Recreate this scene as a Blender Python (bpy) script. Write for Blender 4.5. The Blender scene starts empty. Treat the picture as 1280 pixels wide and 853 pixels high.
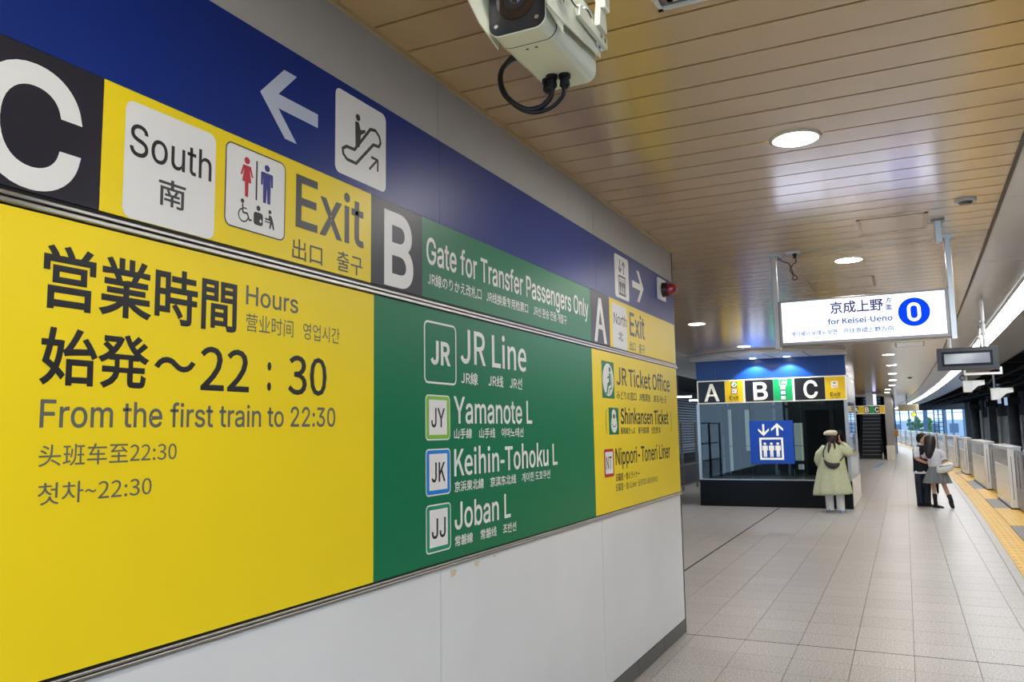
import bpy, bmesh, math, os, random
from mathutils import Vector, Matrix

# ------------------------------------------------------------------ camera, world, exposure
SC = bpy.context.scene
COL = SC.collection
cam_data = bpy.data.cameras.new('camera')
cam_data.sensor_width = 36.0
cam_data.lens = 1001.1 / 1280 * 36
cam_data.clip_start = 0.05
cam_data.clip_end = 400
camera = bpy.data.objects.new('camera', cam_data)
COL.objects.link(camera)
_r = Vector((0.89862981, 0.4383892, -0.01671422))
_u = Vector((0.06418702, -0.09369366, 0.99352983))
_f = Vector((-0.43398673, 0.89388836, 0.11233481))
camera.matrix_world = Matrix(((_r.x, _u.x, -_f.x, 0), (_r.y, _u.y, -_f.y, 0), (_r.z, _u.z, -_f.z, 1.8), (0, 0, 0, 1)))
SC.camera = camera

world = bpy.data.worlds.new('world')
SC.world = world
world.use_nodes = True
wn = world.node_tree.nodes
wn['Background'].inputs[0].default_value = (0.50, 0.72, 1.0, 1)
wn['Background'].inputs[1].default_value = 1.0

SC.view_settings.view_transform = 'Standard'
SC.view_settings.look = 'None'
SC.view_settings.gamma = 1
SC.view_settings.use_curve_mapping = False
SC.view_settings.exposure = 1.2
DOWNLIGHT = 85.0
TUBE = 7.0
BACKLIT = 0.98

def area_light(name, loc, size, energy, color, rot=(0, 0, 0), spread=180):
    d = bpy.data.lights.new(name, 'AREA')
    d.shape = 'RECTANGLE'
    d.size, d.size_y = size
    d.energy = energy
    d.color = color
    d.spread = math.radians(spread)
    o = bpy.data.objects.new(name, d)
    COL.objects.link(o)
    o.location = loc
    o.rotation_euler = rot
    return o
# added fill light, unseen behind the camera, to brighten the near wall
area_light('concourse_fill', (0.0, -3.6, 3.40), (1.6, 1.2), 60, (1.0, 0.97, 0.93))

# ------------------------------------------------------------------ constants
WX = -1.866          # sign wall plane
H = 3.453            # ceiling
def cv(y):           # the platform bends to the left in the distance
    return 0.0225 * y - 5.1e-4 * y * y if y > 0 else 0.0225 * y
random.seed(4)

# ------------------------------------------------------------------ materials
MATS = {}
def mat(name, col, rough=0.5, metal=0.0, spec=0.5, emit=0.0, ecol=None, noise=0.0, nscale=20.0, objvar=0.0, coat=0.0, coat_rough=0.1, bump=0.0, alpha=None, aniso=None, trans=0.0):
    if name in MATS:
        return MATS[name]
    m = bpy.data.materials.new(name)
    m.use_nodes = True
    nt = m.node_tree
    b = nt.nodes['Principled BSDF']
    c = (col[0], col[1], col[2], 1)
    b.inputs['Base Color'].default_value = c
    b.inputs['Roughness'].default_value = rough
    b.inputs['Metallic'].default_value = metal
    b.inputs['Specular IOR Level'].default_value = spec
    b.inputs['Coat Weight'].default_value = coat
    b.inputs['Coat Roughness'].default_value = coat_rough
    b.inputs['Transmission Weight'].default_value = trans
    if emit:
        e = ecol or col
        b.inputs['Emission Color'].default_value = (e[0], e[1], e[2], 1)
        b.inputs['Emission Strength'].default_value = emit
    if noise or objvar or bump:
        tc = nt.nodes.new('ShaderNodeTexCoord')
        nz = nt.nodes.new('ShaderNodeTexNoise')
        geo = nt.nodes.new('ShaderNodeNewGeometry')
        nt.links.new(geo.outputs['Position'], nz.inputs['Vector'])
        nz.inputs['Scale'].default_value = nscale
        nz.inputs['Detail'].default_value = 5
        hs = nt.nodes.new('ShaderNodeHueSaturation')
        hs.inputs['Color'].default_value = c
        mr = nt.nodes.new('ShaderNodeMapRange')
        mr.inputs['From Min'].default_value = 0.3
        mr.inputs['From Max'].default_value = 0.7
        mr.inputs['To Min'].default_value = 1 - noise
        mr.inputs['To Max'].default_value = 1 + noise
        nt.links.new(nz.outputs['Fac'], mr.inputs['Value'])
        last = mr.outputs['Result']
        if objvar:
            oi = nt.nodes.new('ShaderNodeObjectInfo')
            m2 = nt.nodes.new('ShaderNodeMapRange')
            m2.inputs['To Min'].default_value = 1 - objvar
            m2.inputs['To Max'].default_value = 1 + objvar
            nt.links.new(oi.outputs['Random'], m2.inputs['Value'])
            mm = nt.nodes.new('ShaderNodeMath')
            mm.operation = 'MULTIPLY'
            nt.links.new(last, mm.inputs[0])
            nt.links.new(m2.outputs['Result'], mm.inputs[1])
            last = mm.outputs[0]
        nt.links.new(last, hs.inputs['Value'])
        nt.links.new(hs.outputs['Color'], b.inputs['Base Color'])
        if bump:
            bp = nt.nodes.new('ShaderNodeBump')
            bp.inputs['Strength'].default_value = bump
            bp.inputs['Distance'].default_value = 0.003
            nt.links.new(nz.outputs['Fac'], bp.inputs['Height'])
            nt.links.new(bp.outputs['Normal'], b.inputs['Normal'])
    MATS[name] = m
    return m

def srgb(r, g, b):
    def f(v):
        v /= 255.0
        return v / 12.92 if v <= 0.04045 else ((v + 0.055) / 1.055) ** 2.4
    return (f(r), f(g), f(b))

SIGN_R = 0.36
YEL = mat('sign_yellow', srgb(243, 214, 30), SIGN_R, noise=0.02, nscale=1.2, spec=0.3)
BLU = mat('sign_blue', srgb(8, 42, 122), SIGN_R, noise=0.03, nscale=1.5, spec=0.3)
GRN = mat('sign_green', srgb(10, 116, 76), SIGN_R, noise=0.03, nscale=1.5, spec=0.3)
BLK = mat('sign_black', srgb(38, 36, 46), SIGN_R, spec=0.3)
WHT = mat('print_white', srgb(232, 230, 226), 0.4)
INK = mat('print_black', srgb(30, 29, 34), 0.4)
GRY = mat('print_grey', srgb(98, 98, 92), 0.4)
DGY = mat('print_dark_grey', srgb(62, 62, 62), 0.4)
RED = mat('print_red', srgb(190, 35, 50), 0.4)
NAVY = mat('print_navy', srgb(42, 45, 130), 0.4)
LGRN = mat('print_lime', srgb(130, 190, 60), 0.4)
SKYB = mat('print_sky_blue', srgb(20, 130, 215), 0.4)
TEAL = mat('print_teal', srgb(10, 145, 105), 0.4)
SBLUE = mat('print_signal_blue', srgb(0, 62, 170), 0.35)
LIFTBLUE = mat('header_blue', srgb(22, 72, 150), 0.3)
LIFTYEL = mat('far_sign_yellow', srgb(235, 200, 20), 0.4)
LIFTGRN = mat('far_sign_green', srgb(10, 160, 90), 0.4)
STEEL = mat("brushed_steel", (0.48, 0.46, 0.43), 0.28, 1.0)
DSTEEL = mat('dark_steel', (0.20, 0.19, 0.18), 0.4, 0.8)
BLACK = mat('black_plastic', (0.008, 0.008, 0.009), 0.4, spec=.25)
RECESS = mat('dark_recess', (0.02, 0.018, 0.015), 0.9)
WALLW = mat('wall_white', srgb(222, 223, 224), 0.28, noise=0.035, nscale=1.6, coat=0.25)
WALLU = mat('wall_upper', srgb(178, 174, 168), 0.5, noise=0.03, nscale=6)
SOFFIT = mat('soffit_panel', srgb(232, 230, 228), 0.22, noise=0.03, nscale=2, coat=0.15, coat_rough=0.1)
PLANK = mat('ceiling_plank', srgb(206, 168, 108), 0.25, noise=0.04, nscale=0.9, objvar=0.03, coat=1.0, coat_rough=0.20)
PLANK.node_tree.nodes['Principled BSDF'].inputs['Coat IOR'].default_value = 2.0
TRIMB = mat('ceiling_trim', srgb(190, 165, 120), 0.4)
FLOOR = mat('floor_tile', srgb(167, 160, 154), 0.38, noise=0.55, nscale=70, objvar=0.055, bump=0.15)
FLOORB = mat('floor_base', (0.06, 0.055, 0.05), 0.8)
TACT = mat('tactile_yellow', srgb(238, 192, 78), 0.28, noise=0.06, nscale=30, objvar=0.05)
GTILE = mat('edge_tile_grey', srgb(120, 118, 118), 0.35, noise=0.15, nscale=60, objvar=0.04)
GATEW = mat('gate_white', srgb(235, 235, 236), 0.25, noise=0.02, nscale=3)
GATEP = mat('gate_panel_steel', srgb(222, 210, 188), 0.2, 0.25)
DARKWALL = mat('tunnel_wall', (0.30, 0.255, 0.22), 0.8, noise=0.35, nscale=1.4, objvar=0.25)
DARKCOL = mat('tunnel_column', (0.06, 0.06, 0.065), 0.6, noise=0.3, nscale=2, objvar=0.3)
VDARK = mat('tunnel_dark', (0.02, 0.02, 0.022), 0.9)
CCTVW = mat('cctv_paint', srgb(226, 228, 208), 0.3, coat=0.3)
GLASSD = mat('dark_lens_glass', (0.006, 0.004, 0.006), 0.03, coat=1.0)
EMITW = mat('downlight_lens', (1, 1, 1), 0.3, emit=DOWNLIGHT, ecol=(1.0, 0.97, 0.93))
TUBEM = mat('tube_light', (1, 1, 1), 0.3, emit=TUBE, ecol=(0.93, 0.97, 1.0))
SIGNL = mat('backlit_white', (0.4, 0.42, .5), 0.3, emit=BACKLIT, ecol=(0.76, 0.80, 1.0))
SKIN = mat('skin', srgb(214, 165, 140), 0.55)
HAIR = mat('black_hair', (0.018, 0.013, 0.014), 0.45, noise=0.3, nscale=120)

def glass_mat(name, tint, ior=1.45, vis=0.85):
    m = bpy.data.materials.new(name)
    m.use_nodes = True
    nt = m.node_tree
    nt.nodes.clear()
    out = nt.nodes.new('ShaderNodeOutputMaterial')
    tr = nt.nodes.new('ShaderNodeBsdfTransparent')
    gl = nt.nodes.new('ShaderNodeBsdfGlossy')
    gl.inputs['Roughness'].default_value = 0.02
    tr.inputs['Color'].default_value = (tint[0] * vis, tint[1] * vis, tint[2] * vis, 1)
    fr = nt.nodes.new('ShaderNodeFresnel')
    fr.inputs['IOR'].default_value = ior
    mx = nt.nodes.new('ShaderNodeMixShader')
    nt.links.new(fr.outputs[0], mx.inputs[0])
    nt.links.new(tr.outputs[0], mx.inputs[1])
    nt.links.new(gl.outputs[0], mx.inputs[2])
    nt.links.new(mx.outputs[0], out.inputs[0])
    return m
GLASS = glass_mat('clear_glass', (0.92, 0.97, 0.97), vis=0.92)
LIFTGLASS = glass_mat('lift_glass', (0.75, 0.84, 0.86), ior=1.6, vis=0.8)

# ------------------------------------------------------------------ object helpers
def prop(o, label=None, cat=None, group=None, kind=None):
    if label: o['label'] = label
    if cat: o['category'] = cat
    if group: o['group'] = group
    if kind: o['kind'] = kind
    return o

def thing(name, label, cat, loc=(0, 0, 0), rotz=0.0, group=None):
    o = bpy.data.objects.new(name, None)
    o.empty_display_size = 0.1
    COL.objects.link(o)
    o.location = loc
    o.rotation_euler = (0, 0, rotz)
    return prop(o, label, cat, group)

def link_mesh(name, me, parent=None):
    o = bpy.data.objects.new(name, me)
    COL.objects.link(o)
    if parent is not None:
        o.parent = parent
    return o

def dup(root, loc=None, rotz=None, label=None, group=None):
    r = root.copy(); COL.objects.link(r)
    if loc is not None: r.location = loc
    if rotz is not None: r.rotation_euler = (0, 0, rotz)
    if label: r['label'] = label
    if group: r['group'] = group
    for ch in list(root.children):
        c = ch.copy(); COL.objects.link(c); c.parent = r
        for g in list(ch.children):
            d = g.copy(); COL.objects.link(d); d.parent = c
    return r

class MB:
    """collects shapes and links them as one mesh object"""
    def __init__(s):
        s.v = []; s.f = []; s.m = []; s.cur = 0
    def add(s, vs, fs):
        n = len(s.v)
        s.v += [tuple(p) for p in vs]
        for f in fs:
            s.f.append(tuple(i + n for i in f)); s.m.append(s.cur)
        return s
    def box(s, x0, x1, y0, y1, z0, z1):
        return s.add([(x0, y0, z0), (x1, y0, z0), (x1, y1, z0), (x0, y1, z0), (x0, y0, z1), (x1, y0, z1), (x1, y1, z1), (x0, y1, z1)],
                     [(0, 3, 2, 1), (4, 5, 6, 7), (0, 1, 5, 4), (1, 2, 6, 5), (2, 3, 7, 6), (3, 0, 4, 7)])
    def hexa(s, quad_bottom, z0, z1):
        a = [(x, y, z0) for x, y in quad_bottom] + [(x, y, z1) for x, y in quad_bottom]
        return s.add(a, [(0, 3, 2, 1), (4, 5, 6, 7), (0, 1, 5, 4), (1, 2, 6, 5), (2, 3, 7, 6), (3, 0, 4, 7)])
    def prism(s, pts, d):
        """polygon pts (3-D) extruded along d"""
        d = Vector(d); n = len(pts)
        vs = [Vector(p) for p in pts] + [Vector(p) + d for p in pts]
        fs = [tuple(range(n))[::-1], tuple(range(n, 2 * n))] + [(i, (i + 1) % n, (i + 1) % n + n, i + n) for i in range(n)]
        return s.add(vs, fs)
    def cyl(s, p0, p1, r0, r1=None, n=16, caps=True):
        r1 = r0 if r1 is None else r1
        p0 = Vector(p0); p1 = Vector(p1)
        ax = (p1 - p0).normalized()
        a = ax.orthogonal().normalized(); b = ax.cross(a)
        vs = []
        for p, r in ((p0, r0), (p1, r1)):
            for i in range(n):
                t = 2 * math.pi * i / n
                vs.append(p + (a * math.cos(t) + b * math.sin(t)) * r)
        fs = [(i, (i + 1) % n, (i + 1) % n + n, i + n) for i in range(n)]
        if caps: fs += [tuple(range(n))[::-1], tuple(range(n, 2 * n))]
        return s.add(vs, fs)
    def tube(s, pts, r, n=8, rad=None):
        pts = [Vector(p) for p in pts]
        k = len(pts); vs = []
        ref = None
        for i, p in enumerate(pts):
            t = (pts[min(i + 1, k - 1)] - pts[max(i - 1, 0)]).normalized()
            if ref is None: ref = t.orthogonal().normalized()
            a = (ref - t * ref.dot(t)).normalized(); ref = a
            b = t.cross(a)
            rr = rad[i] if rad else r
            for j in range(n):
                q = 2 * math.pi * j / n
                vs.append(p + (a * math.cos(q) + b * math.sin(q)) * rr)
        fs = []
        for i in range(k - 1):
            for j in range(n):
                fs.append((i * n + j, i * n + (j + 1) % n, (i + 1) * n + (j + 1) % n, (i + 1) * n + j))
        fs += [tuple(range(n))[::-1], tuple(range((k - 1) * n, k * n))]
        return s.add(vs, fs)
    def loft(s, rings, caps=True):
        n = len(rings[0]); vs = [p for r in rings for p in r]; fs = []
        for i in range(len(rings) - 1):
            for j in range(n):
                fs.append((i * n + j, i * n + (j + 1) % n, (i + 1) * n + (j + 1) % n, (i + 1) * n + j))
        if caps: fs += [tuple(range(n))[::-1], tuple(range((len(rings) - 1) * n, len(rings) * n))]
        return s.add(vs, fs)
    def ball(s, c, r, nu=16, nv=10, sc=(1, 1, 1)):
        rings = []
        for i in range(nv + 1):
            ph = -math.pi / 2 + math.pi * i / nv
            ph = max(-1.55, min(1.55, ph))
            rings.append([(c[0] + r * sc[0] * math.cos(ph) * math.cos(2 * math.pi * j / nu), c[1] + r * sc[1] * math.cos(ph) * math.sin(2 * math.pi * j / nu), c[2] + r * sc[2] * math.sin(ph)) for j in range(nu)])
        return s.loft(rings)
    def build(s, name, m, parent=None, smooth=False, bevel=0.0, sub=0, mesh_only=False, segs=2):
        me = bpy.data.meshes.new(name)
        me.from_pydata([tuple(p) for p in s.v], [], s.f)
        ms = m if isinstance(m, (list, tuple)) else [m]
        for q in ms: me.materials.append(q)
        if len(ms) > 1: me.polygons.foreach_set('material_index', s.m)
        if smooth: me.polygons.foreach_set('use_smooth', [True] * len(me.polygons))
        me.update()
        if mesh_only: return me
        o = link_mesh(name, me, parent)
        if bevel:
            b = o.modifiers.new('bevel', 'BEVEL'); b.width = bevel; b.segments = segs; b.limit_method = 'ANGLE'; b.angle_limit = math.radians(40)
        if sub:
            q = o.modifiers.new('sub', 'SUBSURF'); q.levels = sub; q.render_levels = sub
        return o

# ---- flat print on planes
class Frame:
    def __init__(s, O, U, V):
        s.O = Vector(O); s.U = Vector(U).normalized(); s.V = Vector(V).normalized(); s.N = s.U.cross(s.V)
    def at(s, u, v, d=0.0): return s.O + s.U * u + s.V * v + s.N * d

class P2:
    def __init__(s): s.v = []; s.f = []
    def poly(s, pts):
        n = len(s.v); s.v += list(pts); s.f.append(tuple(range(n, n + len(pts)))); return s
    def rect(s, a, b, c, d): return s.poly([(a, c), (b, c), (b, d), (a, d)])
    @staticmethod
    def rr(a, b, c, d, r, k=5):
        pts = []
        for cx, cy, t0 in ((b - r, d - r, 0), (a + r, d - r, 90), (a + r, c + r, 180), (b - r, c + r, 270)):
            for i in range(k + 1):
                t = math.radians(t0 + 90 * i / k); pts.append((cx + r * math.cos(t), cy + r * math.sin(t)))
        return pts
    def rrect(s, a, b, c, d, r): return s.poly(s.rr(a, b, c, d, r))
    def rring(s, a, b, c, d, r, w):
        o = s.rr(a, b, c, d, r); i = s.rr(a + w, b - w, c + w, d - w, max(r - w, 0.001))
        n = len(s.v); k = len(o); s.v += o + i
        for j in range(k): s.f.append((n + j, n + (j + 1) % k, n + (j + 1) % k + k, n + j + k))
        return s
    def circle(s, x, y, r, ry=None, k=20):
        ry = ry or r
        return s.poly([(x + r * math.cos(2 * math.pi * i / k), y + ry * math.sin(2 * math.pi * i / k)) for i in range(k)])
    def stroke(s, pts, w, cap=True, closed=False):
        n = len(pts); rng = n if closed else n - 1
        for i in range(rng):
            (x0, y0), (x1, y1) = pts[i], pts[(i + 1) % n]
            L = math.hypot(x1 - x0, y1 - y0) or 1e-6
            nx, ny = -(y1 - y0) / L * w / 2, (x1 - x0) / L * w / 2
            s.poly([(x0 - nx, y0 - ny), (x1 - nx, y1 - ny), (x1 + nx, y1 + ny), (x0 + nx, y0 + ny)])
        for i in range(n):
            if cap or closed or 0 < i < n - 1: s.circle(pts[i][0], pts[i][1], w / 2, k=10)
        return s
    def build(s, name, m, fr, d, parent, label=None):
        me = bpy.data.meshes.new(name)
        dep = [d] * len(s.v)
        for i, f in enumerate(s.f):      # overlapping strokes lie a hair apart
            for q in f: dep[q] = d + (i % 16) * 2.2e-5
        me.from_pydata([tuple(fr.at(u, v, dd)) for (u, v), dd in zip(s.v, dep)], [], s.f)
        me.materials.append(m); me.update()
        bm = bmesh.new(); bm.from_mesh(me)
        for f in bm.faces:
            if f.normal.dot(fr.N) < 0: f.normal_flip()
        bm.to_mesh(me); bm.free()
        o = link_mesh(name, me, parent)
        if label: o['label'] = label
        return o

# ---- lettering
FONTS = {'l': None, 'c': None}
try:
    _fd = os.path.join(bpy.utils.system_resource('DATAFILES'), 'fonts')
    FONTS['l'] = bpy.data.fonts.load(os.path.join(_fd, 'Inter.woff2'))
    FONTS['c'] = bpy.data.fonts.load(os.path.join(_fd, 'Noto Sans CJK Regular.woff2'))
except Exception:
    pass
_capcache = {}
def glyphs(s, fk, bold, res=3, track=1.0):
    c = bpy.data.curves.new('tmp', 'FONT')
    c.body = s
    if FONTS[fk]:
        for a in ('font', 'font_bold', 'font_italic', 'font_bold_italic'): setattr(c, a, FONTS[fk])
    c.resolution_u = res; c.fill_mode = 'BOTH'; c.space_character = track
    c.bevel_depth = max(bold, 0.0); c.bevel_resolution = 0
    o = bpy.data.objects.new('tmp', c); COL.objects.link(o)
    dg = bpy.context.evaluated_depsgraph_get()
    me = bpy.data.meshes.new_from_object(o.evaluated_get(dg))
    bpy.data.objects.remove(o); bpy.data.curves.remove(c)
    return me
def text(s, fr, d, u0, u1, v0, v1, m, parent, font='l', bold=0.0, mode='cap', name='lettering', label=None, track=1.0):
    """mode cap: v0 is the baseline and v1 the cap height line; mode box: the ink fills the box"""
    if font == 'l' and any(ch in 'RKk' for ch in s):
        font, bold = 'c', bold * 0.57
    me = glyphs(s, font, bold, track=track)
    if not me.vertices: return None
    xs = [v.co.x for v in me.vertices]; ys = [v.co.y for v in me.vertices]
    x0, x1 = min(xs), max(xs)
    if mode == 'cap':
        key = (font, round(bold, 4))
        if key not in _capcache:
            q = glyphs('H', font, bold); yy = [v.co.y for v in q.vertices]
            _capcache[key] = (min(yy), max(yy)); bpy.data.meshes.remove(q)
        y0, y1 = _capcache[key]
    else:
        y0, y1 = min(ys), max(ys)
    zk = 0.0003 / bold if bold > 0 else 0.0
    if bold > 0:      # keep the printed face and its widened rim, drop the hidden back
        bm = bmesh.new(); bm.from_mesh(me)
        bmesh.ops.delete(bm, geom=[v for v in bm.verts if v.co.z < -bold * 0.5], context='VERTS')
        bm.to_mesh(me); bm.free()
    for v in me.vertices:
        u = u0 + (v.co.x - x0) / (x1 - x0) * (u1 - u0)
        w = v0 + (v.co.y - y0) / (y1 - y0) * (v1 - v0)
        v.co = fr.at(u, w, d + v.co.z * zk)
    me.materials.clear(); me.materials.append(m); me.name = name
    o = link_mesh(name, me, parent)
    if label: o['label'] = label
    return o

def slab(fr, u0, u1, v0, v1, d0, d1, m, name, parent, bevel=0.0):
    b = MB()
    c = [fr.at(u0, v0, d0), fr.at(u1, v0, d0), fr.at(u1, v1, d0), fr.at(u0, v1, d0)]
    b.prism(c[::-1], fr.N * (d1 - d0))
    return b.build(name, m, parent, bevel=bevel)

# ------------------------------------------------------------------ large structure: floor
floor = MB().box(-6.6, 0.95, -6, 12, -0.4, -0.012)
for i in range(50):
    a = 12 + i * 2; e = a + 2
    floor.hexa([(-6.6 + cv(a), a), (2.28 + cv(a), a), (2.28 + cv(e), e), (-6.6 + cv(e), e)], -0.4, -0.012)
for i in range(9):
    a = -6 + i * 2; e = a + 2
    floor.hexa([(0.95, a), (2.28 + cv(a), a), (2.28 + cv(e), e), (0.95, e)], -0.4, -0.012)
floor = floor.build('floor', FLOORB); prop(floor, kind='structure')

TW, TX0, TY0 = 0.4304, -1.3397, 7.2229
def edge_l(y):   # left border of the yellow guiding strip
    return 0.86 + 0.008 * min(max(y, 0), 30) + cv(y)
G = 0.004
tile_mesh = MB().box(-TW / 2 + G / 2, TW / 2 - G / 2, -TW / 2 + G / 2, TW / 2 - G / 2, -0.012, 0).build('tile', FLOOR, mesh_only=True)
rest = MB(); singles = 0
rows = [(j, TY0 + j * TW) for j in range(-31, 240)]
for j, y in rows:
    for i in range(-13, 8):
        x = TX0 + i * TW
        xr = x + TW
        if y + TW < 7.3 and xr < WX - 0.05: continue
        if xr < -6.5 + cv(y): continue
        lim0, lim1 = edge_l(y) - 0.11, edge_l(y + TW) - 0.11
        if min(lim0, lim1) < x + 0.03: continue
        if -4.4 < x + TW / 2 < -1.15 and 19.2 < y + TW / 2 < 22.3: continue
        full = xr <= min(lim0, lim1)
        if 0 <= singles < 300 and full and y > 5.3 and x > -2.7:
            o = link_mesh('floor_tile', tile_mesh, floor)
            o.location = (x + TW / 2, y + TW / 2, 0)
            singles += 1
        else:
            a0, a1 = min(xr, lim0), min(xr, lim1)
            rest.hexa([(x + G / 2, y + G / 2), (a0 - G / 2, y + G / 2), (a1 - G / 2, y + TW - G / 2), (x + G / 2, y + TW - G / 2)], -0.012, random.uniform(-0.0003, 0.0003))
o = rest.build('floor_tile_field', FLOOR, floor); prop(o, kind='stuff')
# curved border strip of cut tiles beside the yellow strip
bd = MB()
for k in range(128):
    a = -2 + k * 0.86; e = a + 0.856
    bd.hexa([(edge_l(a) - 0.106, a), (edge_l(a) - 0.004, a), (edge_l(e) - 0.004, e), (edge_l(e) - 0.106, e)], -0.012, 0)
o = bd.build('border_tile_row', FLOOR, floor); prop(o, kind='stuff')
# thin brass line across the platform and the dark expansion joints
MB().box(-1.1, 0.9, 20.55, 20.63, -0.005, 0.0012).build('line_inlay', mat('line_ochre', srgb(205, 175, 125), 0.4), floor)
MB().box(-2.655, -2.628, 7.3, 19.0, -0.005, 0.0008).build('joint_strip', RECESS, floor)
MB().box(WX + 0.01, 0.95, TY0 - 0.006, TY0 + 0.006, -0.005, 0.0006).build('joint_strip', RECESS, floor)

# yellow guiding strip: ribbed tiles, each its own piece
def ribbed(w, l, n):
    b = MB().box(-w / 2 + .002, w / 2 - .002, -l / 2 + .002, l / 2 - .002, -0.012, 0.0)
    for i in range(n):
        c = -w / 2 + w * (i + 0.5) / n
        b.hexa([(c - .016, -l / 2 + .012), (c + .016, -l / 2 + .012), (c + .016, l / 2 - .012), (c - .016, l / 2 - .012)], 0.0, 0.005)
    return b.build('tactile_tile', TACT, mesh_only=True)
tac = ribbed(0.32, 0.30, 4)
gt_mesh = MB().box(-.148, .148, -.148, .148, -0.012, 0).build('edge_tile', GTILE, mesh_only=True)
GATES = [(11.2, 13.6), (17.2, 19.9), (22.8, 25.5), (29.7, 33.0), (35.3, 38.2), (42.0, 45.0), (48.5, 51.5), (55.0, 58.0), (61.5, 64.5), (68, 71), (75, 78), (82, 85), (89, 92), (96, 99)]
nt_ = 0; ng = 0
far_t = MB(); far_g = MB()
y = 4.0
while y < 108:
    x = edge_l(y) + 0.16
    ang = -math.atan(0.0225 + (0.008 if y < 30 else 0) - 2 * 5.1e-4 * y)
    c, s_ = math.cos(ang), math.sin(ang)
    is_gate = any(a - 0.3 < y < b + 0.3 for a, b in GATES)
    for k in range(4):
        xx = x + 0.01 + (0.16 + 0.15 + 0.3 * (k - 1) if k else -0.01)
        if xx + 0.15 > 1.80 + cv(y) + 0.35: continue
        yellow = k == 0 or (is_gate and k <= 2)
        if yellow and nt_ < 290 and y < 62:
            o = link_mesh('tactile_tile', tac, floor); o.location = (xx, y, 0); o.rotation_euler = (0, 0, ang); nt_ += 1
            if k: o.scale = (0.94, 1, 1)
        elif not yellow and ng < 290 and y < 62:
            o = link_mesh('edge_tile', gt_mesh, floor); o.location = (xx, y, 0); o.rotation_euler = (0, 0, ang); ng += 1
        else:
            w = 0.158 if k == 0 else 0.148
            (far_t if yellow else far_g).hexa([(xx - w, y - .148), (xx + w, y - .148), (xx + w, y + .148), (xx - w, y + .148)], -0.012, 0)
    y += 0.302
o = far_t.build('tactile_strip', TACT, floor); prop(o, kind='stuff')
o = far_g.build('edge_tile_row', GTILE, floor); prop(o, kind='stuff')

# ------------------------------------------------------------------ sign wall
wall = MB().box(-4.0, WX - 0.022, -6, 7.30, 0, H).build('wall_left', mat('wall_core', (0.05, 0.05, 0.05), 0.9)); prop(wall, kind='structure')
joints = [-3.2, -1.08, 1.0, 3.09, 5.175, 7.275]
pm_up = {}
for a, b in zip(joints[:-1], joints[1:]):
    MB().box(WX - 0.024, WX, a + 0.003, b - 0.003, 3.148, H - 0.004).build('upper_wall_panel', WALLU, wall)
    MB().box(WX - 0.024, WX, a + 0.003, b - 0.003, 0.122, 1.205).build('lower_wall_panel', WALLW, wall)
MB().box(WX - 0.024, WX - 0.012, -3.2, 7.275, 1.20, 3.15).build('sign_backing', RECESS, wall)
MB().box(WX - 0.03, WX + 0.002, 7.278, 7.30, 0.0, H).build('corner_trim', BLACK, wall)
MB().box(WX - 0.05, WX - 0.006, 7.30, 7.335, 0.0, H).build('corner_rail', STEEL, wall)
base = MB()
base.box(WX - 0.02, WX - 0.004, -6, 7.30, 0.0, 0.12)
base = base.build('baseboard_left', mat('kick_grey', srgb(92, 90, 86), 0.5)); prop(base, kind='structure')
for a, b in zip(joints[:-1], joints[1:]):
    n = 3
    for k in range(n):
        y0 = a + (b - a) * k / n; y1 = a + (b - a) * (k + 1) / n
        MB().box(WX - 0.006, WX + 0.002, y0 + .003, y1 - .003, 0.004, 0.114).build('kick_panel', mat('kick_grey', srgb(92, 90, 86), 0.5), base)
tr = MB().box(WX - 0.01, WX + 0.018, -6, 7.30, H - 0.016, H + 0.002).build('trim_1', TRIMB); prop(tr, kind='structure')
# torn remains of old notices under the rail
for yy, zz, w in ((3.20, 1.187, .06), (3.42, 1.19, .05), (3.60, 1.195, .03), (5.0, 0.9, .012)):
    if w < .02: continue
    pts = [(WX + 0.0006, yy + w * (t - 0.5), zz - (0.0 if t in (0, 1) else w * random.uniform(.25, .6))) for t in (0, .2, .45, .7, .85, 1)]
    MB().add(pts, [tuple(range(len(pts)))]).build('paper_scrap', mat('old_glue', srgb(206, 194, 160), 0.8), wall)

# ------------------------------------------------------------------ the long guide sign
FW = Frame((WX, 0, 0), (0, 1, 0), (0, 0, 1))
T = 0.006      # panel thickness; face of the panels
E1, E2, E3, E4 = 0.0068, 0.0074, 0.0080, 0.0086
sign = thing('guide_sign', 'long blue, yellow and green directory sign mounted on the left wall', 'sign', (0, 0, 0))
# blue band
edges = [-3.2, -1.08, 1.0, 3.09, 5.175, 7.275]
bands = []
for a, b in zip(edges[:-1], edges[1:]):
    bands.append(slab(FW, a + .001, b - .001, 2.7555, 3.150, -.012, T, BLU, 'blue_panel', sign))
# band parts
def panel(u0, u1, v0, v1, m, label=None):
    o = slab(FW, u0, u1, v0, v1, -.012, T, m, 'sign_panel', sign)
    if label: o['label'] = label
    return o
VB, VT = 2.394, 2.7545
c_panel = panel(0.985, 1.368, VB, VT, BLK, 'black panel with letter C')
y_panel = panel(1.369, 2.563, VB, VT, YEL, 'yellow exit panel with south box')
b_panel = panel(2.564, 2.939, VB, VT, BLK, 'black panel with letter B')
g_panel = panel(2.940, 5.055, VB, VT, GRN, 'green transfer gate panel')
a_panel = panel(5.056, 5.444, VB, VT, BLK, 'black panel with letter A')
n_panel = panel(5.445, 7.275, VB, VT, YEL, 'yellow exit panel with north box')
panel(-1.5, 0.984, VB, VT, YEL, 'plain yellow panel left of the letter C')
LB, LT = 1.237, 2.348
yl_panel = panel(-1.08, 2.584, LB, LT, YEL, 'yellow opening hours panel')
gl_panel = panel(2.585, 5.054, LB, LT, GRN, 'green rail lines panel')
yr_panel = panel(5.055, 7.275, LB, LT, YEL, 'yellow ticket office panel')
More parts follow.
